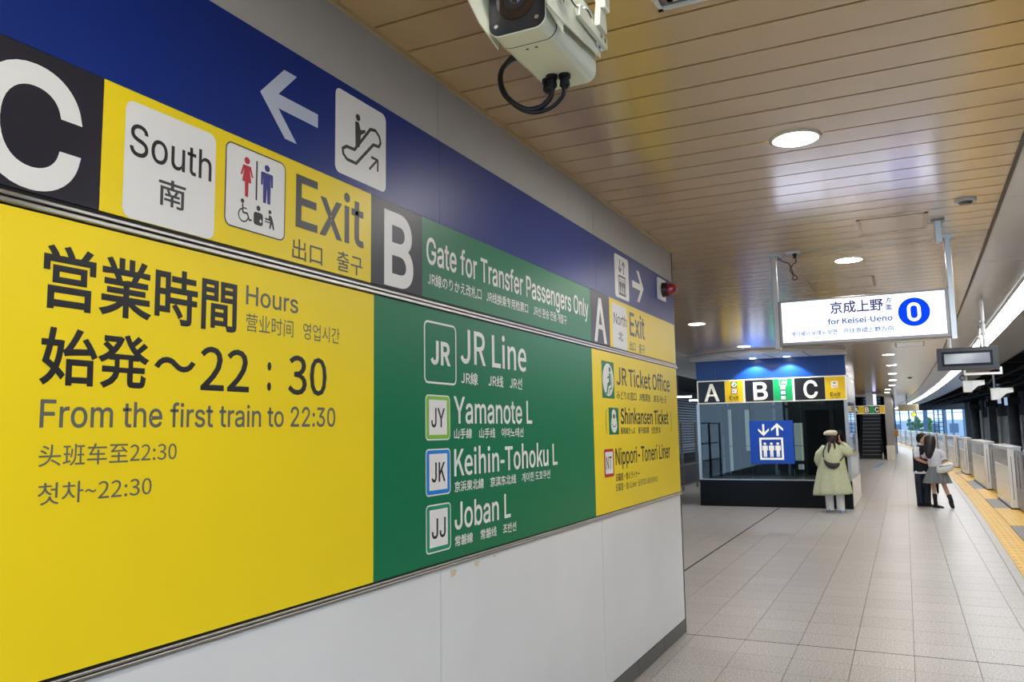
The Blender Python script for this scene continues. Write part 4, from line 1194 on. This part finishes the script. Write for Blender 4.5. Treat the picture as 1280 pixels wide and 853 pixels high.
MB().box(-.16, -.13, -.04, .04, .035, .085).build('end_plate', WHT, bk); MB().box(.37, .40, -.04, .04, .035, .085).build('end_plate', WHT, bk)
MB().cyl((.12, 0, .12), (.12, 0, H - 2.62), .02, .02, 10).build('drop_tube', STEEL, bk)
for x, z, lab in ((.93, 2.33, 'small white camera with visor under the rail, left one'), (1.33, 2.19, 'small white camera with visor under the rail, right one')):
    t = thing('platform_camera', lab, 'camera', (x, 15.6, z))
    MB().box(0, .13, -.06, .06, .0, .19).build('camera_body', WHT, t, bevel=.006)
    MB().prism([(.13, -.07, .19), (.32, -.07, .17), (.32, -.07, .12), (.22, -.07, .10), (.13, -.07, .02)], (0, .01, 0)).build('visor', WHT, t)
    MB().box(.0, .32, -.07, .07, .185, .195).build('visor_top', WHT, t)
    MB().cyl((.18, 0, .07), (.26, 0, .07), .035, .03, 12).build('lens', BLACK, t)
    MB().cyl((.06, 0, .19), (.06, 0, 2.62 - z), .02, .02, 10).build('stem', STEEL, t)
    MB().tube(smooth_pts([(.02, 0, .19), (-.04, 0, .24), (.0, 0, .29), (.06, 0, 2.60 - z)]), .008, 6).build('cable', BLACK, t)
# far signal rack under the ceiling
rk = thing('signal_lamp', 'yellow green signal lamp hanging far down the platform', 'light', (.62, 62, 2.5))
MB().cyl((0, 0, 0), (0, .15, 0), .13, .13, 20).build('lens', mat('signal_yellow', (.4, .5, .02), .4, emit=.5, ecol=(.8, .9, .05)), rk); MB().cyl((0, .05, 0), (0, .05, .95), .03, .03, 8).build('stem', BLACK, rk)
MB().cyl((0, .02, 0), (0, .3, 0), .17, .17, 20).build('lamp_hood', BLACK, rk)
hb = thing('ceiling_cabinet', 'cream box hung under the ceiling right of the escalator', 'box', (-.3, 52, 2.62))
MB().box(0, 1.1, 0, 1.4, 0, .38).build('box_body', mat('cream_box', srgb(220, 205, 170), .4), hb); MB().box(.1, .9, -.02, 0, .06, .30).build('box_door', mat('cream_door', srgb(190, 175, 145), .4), hb)
MB().cyl((.5, .5, .38), (.5, .5, .83), .03, .03, 8).build('hanger', DSTEEL, hb)

# ------------------------------------------------------------------ people
def skin_mesh(name, nodes, edges, m, parent, sub=2, root=0):
    """nodes: list of (x, y, z, radius)"""
    me = bpy.data.meshes.new(name)
    me.from_pydata([n[:3] for n in nodes], edges, [])
    o = bpy.data.objects.new(name, me); COL.objects.link(o)
    o.modifiers.new('skin', 'SKIN')
    if not me.skin_vertices: me.skin_vertices.new()
    for i, n in enumerate(nodes):
        r = n[3]
        me.skin_vertices[0].data[i].radius = (r, r) if not isinstance(r, tuple) else r
        me.skin_vertices[0].data[i].use_root = (i == root)
    sb = o.modifiers.new('sub', 'SUBSURF'); sb.levels = sub; sb.render_levels = sub
    dg = bpy.context.evaluated_depsgraph_get(); dg.update()
    res = bpy.data.meshes.new_from_object(o.evaluated_get(dg))
    bpy.data.objects.remove(o); bpy.data.meshes.remove(me)
    res.materials.clear(); res.materials.append(m)
    res.polygons.foreach_set('use_smooth', [True] * len(res.polygons))
    res.name = name
    return link_mesh(name, res, parent)

def ell(cx, cy, z, rx, ry, n=28, rot=0.0, wav=0.0, wn_=8, ph=0.0, tilt=(0, 0)):
    out = []
    for j in range(n):
        t = 2 * math.pi * j / n
        k = 1 + wav * math.sin(wn_ * t + ph)
        x, y = rx * k * math.cos(t), ry * k * math.sin(t)
        xr = x * math.cos(rot) - y * math.sin(rot); yr = x * math.sin(rot) + y * math.cos(rot)
        out.append((cx + xr, cy + yr, z + tilt[0] * xr + tilt[1] * yr))
    return out

def head(parent, c, face, r=.098, m=SKIN):
    """head with brow, nose, lips and ears; face = yaw the face points to"""
    fx, fy = math.cos(face), math.sin(face); sx_, sy_ = -fy, fx
    b = MB()
    prof = [(-.125, .35, .02), (-.11, .55, .018), (-.085, .72, .012), (-.05, .86, .006), (0, .97, 0), (.04, 1.0, -.004), (.08, .94, -.008), (.11, .74, -.01), (.128, .40, -.01), (.134, .08, -.01)]
    rings = []
    for dz, k, fwd in prof:
        ring = []
        for j in range(20):
            t = 2 * math.pi * j / 20
            lx = r * k * 1.08 * math.cos(t) + fwd; ly = r * k * .82 * math.sin(t)
            if abs(t) < .25 or abs(t - 2 * math.pi) < .25:
                lx += {-.05: .010, 0: .012, -.085: .006}.get(dz, 0)
            ring.append((c[0] + fx * lx + sx_ * ly, c[1] + fy * lx + sy_ * ly, c[2] + dz))
        rings.append(ring)
    b.loft(rings)
    for lx, ly, dz, rr, s3 in ((r * 1.12, 0, -.015, .016, (1, 1, 1.3)), (.0, r * .82, -.005, .022, (.9, .4, 1.3)), (.0, -r * .82, -.005, .022, (.9, .4, 1.3))):
        b.ball((c[0] + fx * lx + sx_ * ly, c[1] + fy * lx + sy_ * ly, c[2] + dz), rr, 10, 6, s3)
    hd_ = b.build('head', m, parent, smooth=True)
    e = MB(); mth = MB()
    for q in (-1, 1):
        e.ball((c[0] + fx * r * .98 + sx_ * q * .032, c[1] + fy * r * .98 + sy_ * q * .032, c[2] + .012), .010, 8, 6, (1, 1, .6))
    e.build('eyes', mat('eye_dark', (.02, .015, .015), .3), hd_)
    for q in (-1, 0, 1): mth.ball((c[0] + fx * (r * .97) + sx_ * q * .010, c[1] + fy * (r * .97) + sy_ * q * .010, c[2] - .055), .009, 8, 5, (1, 1, .6))
    mth.build('mouth', mat('lip', srgb(180, 95, 90), .5), hd_)
    return hd_

def hand(parent, wrist, direction, curl, up=(0, 0, 1), s=1.0, m=SKIN, thumb=1):
    """palm with five separate curled fingers, one continuous piece"""
    W = Vector(wrist); D = Vector(direction).normalized(); U = Vector(up); S = D.cross(U).normalized(); U = S.cross(D).normalized()
    b = MB()
    def P(a, c_, d_): return W + D * a * s + S * c_ * s + U * d_ * s
    rings = []
    for a, w, t in ((0, .024, .018), (.03, .034, .016), (.065, .040, .014), (.085, .038, .012)):
        rings.append([tuple(P(a, w * math.cos(2 * math.pi * j / 12), t * math.sin(2 * math.pi * j / 12))) for j in range(12)])
    b.loft(rings)
    for k, L in enumerate((.062, .074, .070, .056)):
        off = (k - 1.5) * .019
        p = [P(.078, off, 0)]; ang = 0; q = [.078, 0]
        for seg in range(3):
            ang += curl
            q = [q[0] + L / 3 * math.cos(ang), q[1] - L / 3 * math.sin(ang)]
            p.append(P(q[0], off * 1.05, q[1]))
        b.tube(p, .009 * s, 8, rad=[.0095 * s, .009 * s, .008 * s, .0065 * s])
    b.tube([P(.02, thumb * .028, 0), P(.045, thumb * .050, -.006), P(.068, thumb * .056, -.014), P(.085, thumb * .050, -.022)], .010 * s, 8, rad=[.012 * s, .011 * s, .009 * s, .007 * s])
    return b.build('hand', m, parent, smooth=True)

def shoe(parent, heel, ang, m, L=.25, name='shoe', pitch=0.0, sole=None):
    c, s_ = math.cos(ang), math.sin(ang); cp, sp = math.cos(pitch), math.sin(pitch)
    def P(a, w, z):
        a2 = a * cp + z * sp; z2 = -a * sp + z * cp
        return (heel[0] + c * a2 - s_ * w, heel[1] + s_ * a2 + c * w, heel[2] + z2)
    rings = []
    for a, w, h in ((0, .028, .055), (.03, .036, .085), (.08, .038, .09), (.13, .042, .062), (.19, .046, .048), (.235, .036, .038), (L, .012, .02)):
        rings.append([P(a, w * math.cos(t), max(0.0, h * math.sin(t)) if math.sin(t) > 0 else 0.0) for t in [2 * math.pi * j / 14 for j in range(14)]])
    return MB().loft(rings).build(name, m, parent, smooth=True)

# ---- woman in the pale green coat, seen from behind
wm = thing('person', 'person seen from behind in a long pale green coat, beret and white trousers', 'person', (-1.42, 18.35, 0))
COAT = mat('coat_green', srgb(192, 195, 160), .75, noise=.08, nscale=18)
body = skin_mesh('body', [(0, 0, .92, .13), (-.09, 0, .88, .085), (-.10, 0, .50, .060), (-.10, .0, .09, .040), (-.10, .02, .04, .034),
                          (.09, 0, .88, .085), (.10, 0, .50, .060), (.11, 0, .09, .040), (.11, .02, .04, .034),
                          (0, 0, 1.12, .115), (0, .0, 1.30, .13), (0, 0, 1.40, .06), (0, .01, 1.47, .045),
                          (-.15, 0, 1.34, .055), (-.20, .02, 1.10, .045), (-.17, .12, .90, .036), (-.15, .18, .84, .026),
                          (.15, 0, 1.34, .055), (.30, .03, 1.24, .045), (.22, .10, 1.42, .034), (.13, .12, 1.50, .025)],
                 [(0, 1), (1, 2), (2, 3), (3, 4), (0, 5), (5, 6), (6, 7), (7, 8), (0, 9), (9, 10), (10, 11), (11, 12), (10, 13), (13, 14), (14, 15), (15, 16), (10, 17), (17, 18), (18, 19), (19, 20)], SKIN, wm)
head(wm, (0, .02, 1.565), math.radians(70))
hr = MB()
hr.loft([ell(0, .0, 1.36, .03, .02, 18, wav=.1, wn_=5), ell(.01, -.06, 1.40, .05, .03, 18, wav=.08, wn_=5), ell(.01, -.03, 1.47, .085, .06, 18), ell(0, .0, 1.55, .105, .105, 18), ell(0, .0, 1.62, .10, .105, 18), ell(0, .01, 1.67, .05, .05, 18)])
hr.tube([(-.02, -.09, 1.50), (-.04, -.13, 1.38), (-.06, -.145, 1.27), (-.05, -.14, 1.20)], .02, 8, rad=[.03, .028, .018, .006])
hr.tube([(.05, -.08, 1.50), (.07, -.12, 1.38), (.06, -.13, 1.30)], .02, 8, rad=[.028, .02, .006])
hr.build('hair', mat('brown_hair', (.035, .015, .012), .5, noise=.3, nscale=90), wm, smooth=True)
bt = MB(); bt.loft([ell(0, .0, 1.605, .105, .11, 24), ell(-.01, -.01, 1.625, .135, .135, 24, tilt=(.05, 0)), ell(-.01, -.01, 1.66, .14, .14, 24, tilt=(.08, 0)), ell(-.01, 0, 1.695, .115, .115, 24, tilt=(.08, 0)), ell(0, 0, 1.715, .06, .06, 24), ell(0, 0, 1.718, .005, .005, 24)])
bt = bt.build('beret', mat('beret_beige', srgb(206, 190, 165), .8, noise=.06, nscale=60), wm, smooth=True)
# coat: one flared loft with folds
rings = []
for z, cx, rx, ry, wv in ((1.43, .0, .085, .075, 0), (1.40, .0, .12, .09, 0), (1.36, .0, .185, .115, .0), (1.28, .0, .215, .145, .01), (1.15, -.01, .235, .165, .02), (1.00, -.02, .255, .185, .03), (.85, -.03, .285, .21, .045), (.70, -.035, .315, .235, .055), (.55, -.04, .345, .26, .065), (.42, -.045, .365, .275, .07), (.37, -.045, .37, .28, .075)):
    rings.append(ell(cx, 0, z, rx, ry, 56, wav=wv, wn_=9, ph=z * 1.5, tilt=(.05 if z < .5 else 0, 0)))
coat = MB().loft(rings, caps=False).build('coat', COAT, wm, smooth=True)
so = coat.modifiers.new('solid', 'SOLIDIFY'); so.thickness = .008; so.offset = -1
sl = MB()
sl.tube(smooth_pts([(-.15, 0, 1.35), (-.27, .0, 1.22), (-.29, .03, 1.05), (-.22, .12, .93), (-.18, .16, .87)]), .08, 14, rad=None)
sl = MB()
def sleeve(pts, rads):
    p = smooth_pts(pts, 4); n = len(p); rr_ = []
    for i in range(n):
        t = i / (n - 1) * (len(rads) - 1); a = int(t); b_ = min(a + 1, len(rads) - 1); rr_.append((rads[a] + (rads[b_] - rads[a]) * (t - a)) * (1 + .05 * math.sin(i * 2.1)))
    return MB().tube(p, .05, 16, rad=rr_)
sleeve([(-.12, 0, 1.35), (-.25, .0, 1.20), (-.28, .05, 1.04), (-.20, .14, .93)], [.085, .09, .085, .06]).build('sleeve', COAT, wm, smooth=True)
sleeve([(.12, 0, 1.34), (.24, .01, 1.27), (.32, .04, 1.24), (.28, .08, 1.34), (.20, .11, 1.43)], [.085, .09, .095, .075, .05]).build('sleeve', COAT, wm, smooth=True)
MB().loft([ell(0, 0, 1.40, .075, .065, 24), ell(0, -.005, 1.46, .07, .065, 24), ell(0, -.01, 1.44, .085, .08, 24), ell(0, -.012, 1.385, .11, .095, 24)]).build('collar', COAT, wm, smooth=True)
hand(wm, (.17, .11, 1.47), (-.35, .0, 1), .25, up=(-1, 0, 0), s=.95)
hand(wm, (-.19, .15, .92), (.3, .8, -.4), .5, s=.95)
for sx in (-1, 1):
    x = sx * .105
    MB().loft([ell(x, 0, .62, .095, .095, 20), ell(x, 0, .45, .09, .09, 20, wav=.02, wn_=4), ell(x, 0, .25, .083, .085, 20, wav=.02, wn_=5), ell(x, 0, .06, .080, .088, 20, wav=.03, wn_=4), ell(x, 0, .045, .078, .086, 20)]).build('trouser_leg', mat('white_denim', srgb(228, 228, 226), .8), wm, smooth=True)
    shoe(wm, (x, -.10, .0), math.radians(90 - sx * 12), mat('shoe_blue', srgb(130, 160, 196), .6))
# shoulder bag worn across the back
bg = thing('crossbody_bag', 'dark crescent bag worn across the back of the green coat', 'bag', (-1.42, 18.35, 0))
rings = []
for i in range(11):
    t = i / 10; ang = math.pi * (1.08 + .80 * t)
    cx = .00 + .165 * math.cos(ang) * 1.0; cz = 1.135 + .13 * math.sin(ang) - .06 * t; w = .062 * math.sin(math.pi * min(max(t * .9 + .05, .05), .95)) ** .55
    rings.append([(cx, -.215 - .05 * math.cos(q) * (w / .06), cz + w * math.sin(q)) for q in [2 * math.pi * j / 14 for j in range(14)]])
MB().loft(rings).build('pouch', mat('bag_brown_black', (.022, .016, .018), .45), bg, smooth=True)
MB().tube(smooth_pts([(-.155, -.20, 1.14), (-.16, -.19, 1.25), (-.13, -.155, 1.34), (-.10, -.08, 1.42), (-.08, .02, 1.44)]), .012, 8).build('strap', BLACK, bg, smooth=True)
MB().tube(smooth_pts([(.14, -.20, 1.05), (.20, -.15, 1.13), (.245, -.02, 1.18)]), .012, 8).build('strap', BLACK, bg, smooth=True)
MB().ball((.155, -.235, 1.05), .028, 10, 8).build('charm', mat('charm_yellow', srgb(226, 216, 110), .5), bg, smooth=True)

# ---- schoolboy facing right and the camera, leaning to the girl
by = thing('person', 'person in a black vest, white short sleeves and navy trousers facing the schoolgirl', 'person', (.28, 20.24, 0))
NAVYT = mat('navy_trousers', (.012, .016, .035), .7); VEST = mat('black_knit', (.010, .010, .014), .8); SHIRT = mat('white_shirt', srgb(222, 224, 230), .8)
LEATHER = mat('black_leather', (.010, .009, .010), .35); SOCK = mat('black_sock', (.010, .010, .014), .8)
skin_mesh('body', [(0, 0, .86, .12), (-.08, 0, .82, .08), (-.08, 0, .47, .058), (-.08, .02, .09, .04), (-.06, -.02, .05, .034), (.07, 0, .82, .08), (.08, -.01, .47, .058), (.06, .0, .09, .04), (.08, -.03, .05, .034),
                   (.0, 0, 1.06, .11), (.01, 0, 1.24, .125), (.03, -.02, 1.33, .058), (.06, -.03, 1.39, .045),
                   (-.10, -.10, 1.26, .05), (-.10, -.16, 1.05, .042), (.08, -.20, .96, .032), (.15, -.20, .97, .025), (.10, .12, 1.26, .05), (.20, .14, 1.05, .042), (.30, .0, 1.0, .032), (.33, -.06, 1.0, .025)],
          [(0, 1), (1, 2), (2, 3), (3, 4), (0, 5), (5, 6), (6, 7), (7, 8), (0, 9), (9, 10), (10, 11), (11, 12), (10, 13), (13, 14), (14, 15), (15, 16), (10, 17), (17, 18), (18, 19), (19, 20)], SKIN, by)
head(by, (.07, -.03, 1.47), math.radians(-25))
hb_ = MB(); hb_.loft([ell(.0, .01, 1.40, .05, .05, 20), ell(.02, .0, 1.46, .095, .09, 20), ell(.04, -.01, 1.53, .112, .105, 20, wav=.03, wn_=7), ell(.05, -.02, 1.59, .095, .095, 20, wav=.03, wn_=7), ell(.05, -.02, 1.615, .05, .05, 20)])
hb_.build('hair', HAIR, by, smooth=True)
MB().loft([ell(.02, -.01, 1.35, .065, .06, 28), ell(.01, 0, 1.31, .14, .125, 28), ell(0, 0, 1.24, .165, .15, 28), ell(-.01, 0, 1.05, .155, .14, 28), ell(-.01, 0, .88, .16, .145, 28, wav=.02, wn_=6), ell(-.01, 0, .76, .165, .15, 28, wav=.02, wn_=6), ell(-.01, 0, .75, .15, .13, 28)]).build('vest', VEST, by, smooth=True)
MB().loft([ell(-.01, 0, .78, .162, .147, 28), ell(-.01, 0, .72, .168, .152, 28, wav=.02, wn_=6), ell(-.01, 0, .715, .15, .13, 28)]).build('shirt_hem', SHIRT, by, smooth=True)
sleeve([(-.06, -.07, 1.28), (-.09, -.13, 1.18), (-.08, -.17, 1.07)], [.07, .068, .06]).build('sleeve', SHIRT, by, smooth=True)
sleeve([(.10, .09, 1.27), (.17, .13, 1.18), (.20, .14, 1.08)], [.07, .068, .06]).build('sleeve', SHIRT, by, smooth=True)
MB().loft([ell(.02, -.01, 1.33, .072, .066, 24), ell(.03, -.02, 1.375, .06, .055, 24), ell(.025, -.015, 1.345, .085, .08, 24)]).build('collar', SHIRT, by, smooth=True)
hand(by, (.13, -.20, .965), (1, .05, .1), .35, s=.95)
hand(by, (.33, -.05, 1.0), (.2, -1, 0), .35, s=.95)
for x, dx in ((-.08, .01), (.08, -.02)):
    MB().loft([ell(x * .8, 0, .80, .095, .11, 20), ell(x, 0, .47, .078, .085, 20, wav=.02, wn_=4), ell(x + dx, 0, .10, .075, .085, 20, wav=.03, wn_=4), ell(x + dx, 0, .03, .078, .088, 20)]).build('trouser_leg', NAVYT, by, smooth=True)
    shoe(by, (x + dx - .06, .06, 0), math.radians(-38), LEATHER)

# ---- schoolgirl
gi = thing('person', 'person with long black hair in a white blouse and grey pleated skirt', 'person', (.55, 19.95, 0))
BLOUSE = mat('blouse_white', srgb(206, 206, 214), .8, noise=.04, nscale=20); SKIRT = mat('skirt_grey', srgb(118, 122, 124), .8, noise=.1, nscale=50)
skin_mesh('body', [(0, 0, .84, .11), (-.07, 0, .80, .075), (-.07, -.01, .44, .050), (-.06, .01, .10, .034), (-.05, -.01, .05, .03), (.07, 0, .80, .075), (.14, -.04, .46, .052), (.245, -.08, .16, .034), (.26, -.09, .10, .03),
                   (.0, 0, 1.02, .095), (-.02, 0, 1.18, .105), (-.05, 0, 1.28, .05), (-.08, .02, 1.34, .04),
                   (.10, -.04, 1.20, .045), (.17, -.06, 1.03, .038), (.17, -.16, .93, .030), (.13, -.20, .92, .024), (-.12, .06, 1.20, .045), (-.22, .14, 1.06, .036), (-.28, .18, 1.14, .03), (-.30, .20, 1.18, .024)],
          [(0, 1), (1, 2), (2, 3), (3, 4), (0, 5), (5, 6), (6, 7), (7, 8), (0, 9), (9, 10), (10, 11), (11, 12), (10, 13), (13, 14), (14, 15), (15, 16), (10, 17), (17, 18), (18, 19), (19, 20)], mat('skin_leg', srgb(205, 160, 140), .55), gi)
head(gi, (-.09, .02, 1.43), math.radians(120), r=.094)
gh = MB()
gh.loft([ell(-.11, -.09, 1.06, .03, .02, 22, wav=.15, wn_=5), ell(-.11, -.10, 1.12, .07, .035, 22, wav=.08, wn_=6), ell(-.10, -.08, 1.22, .105, .06, 22, wav=.05, wn_=7), ell(-.085, -.04, 1.34, .115, .10, 22, wav=.03, wn_=7), ell(-.08, 0, 1.44, .118, .115, 22), ell(-.08, .01, 1.53, .105, .105, 22), ell(-.08, .01, 1.575, .06, .06, 22), ell(-.08, .01, 1.585, .01, .01, 22)])
gh.build('hair', HAIR, gi, smooth=True)
MB().loft([ell(-.05, 0, 1.29, .06, .055, 28), ell(-.03, 0, 1.26, .13, .09, 28), ell(-.01, 0, 1.19, .165, .12, 28), ell(0, 0, 1.05, .15, .125, 28, wav=.03, wn_=6), ell(0, 0, .93, .15, .13, 28, wav=.04, wn_=6), ell(0, 0, .86, .135, .12, 28, wav=.02, wn_=6)]).build('blouse', BLOUSE, gi, smooth=True)
sleeve([(.08, -.02, 1.22), (.15, -.05, 1.13), (.175, -.07, 1.02)], [.062, .072, .068]).build('sleeve', BLOUSE, gi, smooth=True)
sleeve([(-.10, .04, 1.21), (-.16, .09, 1.13), (-.20, .12, 1.08)], [.062, .068, .06]).build('sleeve', BLOUSE, gi, smooth=True)
rings = []
for z, rx, ry, w in ((.90, .128, .115, .0), (.86, .145, .13, .01), (.76, .19, .165, .03), (.64, .235, .20, .05), (.53, .275, .235, .065)):
    rings.append(ell(.01, 0, z, rx, ry, 120, wav=w, wn_=20))
sk = MB().loft(rings, caps=False).build('skirt', SKIRT, gi)
so = sk.modifiers.new('solid', 'SOLIDIFY'); so.thickness = .006
hand(gi, (.15, -.19, .92), (-.9, -.2, -.1), .5, s=.88)
hand(gi, (-.30, .20, 1.17), (-.3, .3, .8), .4, s=.88)
MB().loft([ell(-.062, .0, .30, .048, .05, 16), ell(-.058, .01, .15, .040, .044, 16), ell(-.055, .005, .05, .040, .046, 16)]).build('sock', SOCK, gi, smooth=True)
MB().tube([(.205, -.068, .285), (.232, -.078, .20), (.252, -.086, .12)], .04, 14, rad=[.050, .044, .040]).build('sock', SOCK, gi, smooth=True)
shoe(gi, (-.11, .05, 0), math.radians(-35), LEATHER, name='loafer')
MB().loft([[(.235 + a * .22 + w * math.cos(t), -.085 - a * .1 + .75 * w * math.sin(t), .135 - a) for t in [2 * math.pi * j / 14 for j in range(14)]] for a, w in ((-.02, .042), (.02, .046), (.06, .046), (.10, .042), (.125, .034), (.133, .015))]).build('loafer', LEATHER, gi, smooth=True)
# handbag on her arm and closed umbrella between them
hbag = thing('handbag', 'white soft handbag hanging on the schoolgirl elbow', 'bag', (.72, 19.78, .86))
rings = []
for i in range(9):
    t = i / 8 * 2 - 1; w = .092 * (1 - abs(t) ** 3.5 * .40)
    rings.append([(t * .165, w * .8 * math.cos(q), .04 * t + w * math.sin(q) * 1.1 - .0) for q in [2 * math.pi * j / 16 for j in range(16)]])
MB().loft(rings).build('bag_body', mat('bag_white', srgb(232, 234, 232), .4), hbag, smooth=True)
MB().tube(smooth_pts([(-.09, 0, .07), (-.06, 0, .17), (.0, .02, .21), (.06, 0, .18), (.09, 0, .08)]), .009, 8).build('handle', mat('bag_white', (1, 1, 1)), hbag, smooth=True)
MB().tube([(-.10, -.068, .03), (.0, -.075, .045), (.12, -.068, .07)], .006, 6).build('zip', DSTEEL, hbag)
um = thing('umbrella', 'closed black umbrella held between the schoolgirl legs and trousers', 'umbrella', (.56, 20.18, 0))
MB().loft([ell(0, 0, .28, .008, .008, 12), ell(0, 0, .32, .022, .022, 12, wav=.1, wn_=4), ell(0, 0, .60, .034, .034, 12, wav=.15, wn_=4), ell(0, 0, .78, .02, .02, 12)]).build('canopy', BLACK, um, smooth=True)
MB().cyl((0, 0, .22), (0, 0, .90), .006, .006, 8).build('shaft', STEEL, um)
MB().tube(smooth_pts([(0, 0, .88), (0, 0, .97), (.03, 0, 1.0), (.05, 0, .97)]), .010, 8).build('handle', BLACK, um, smooth=True)
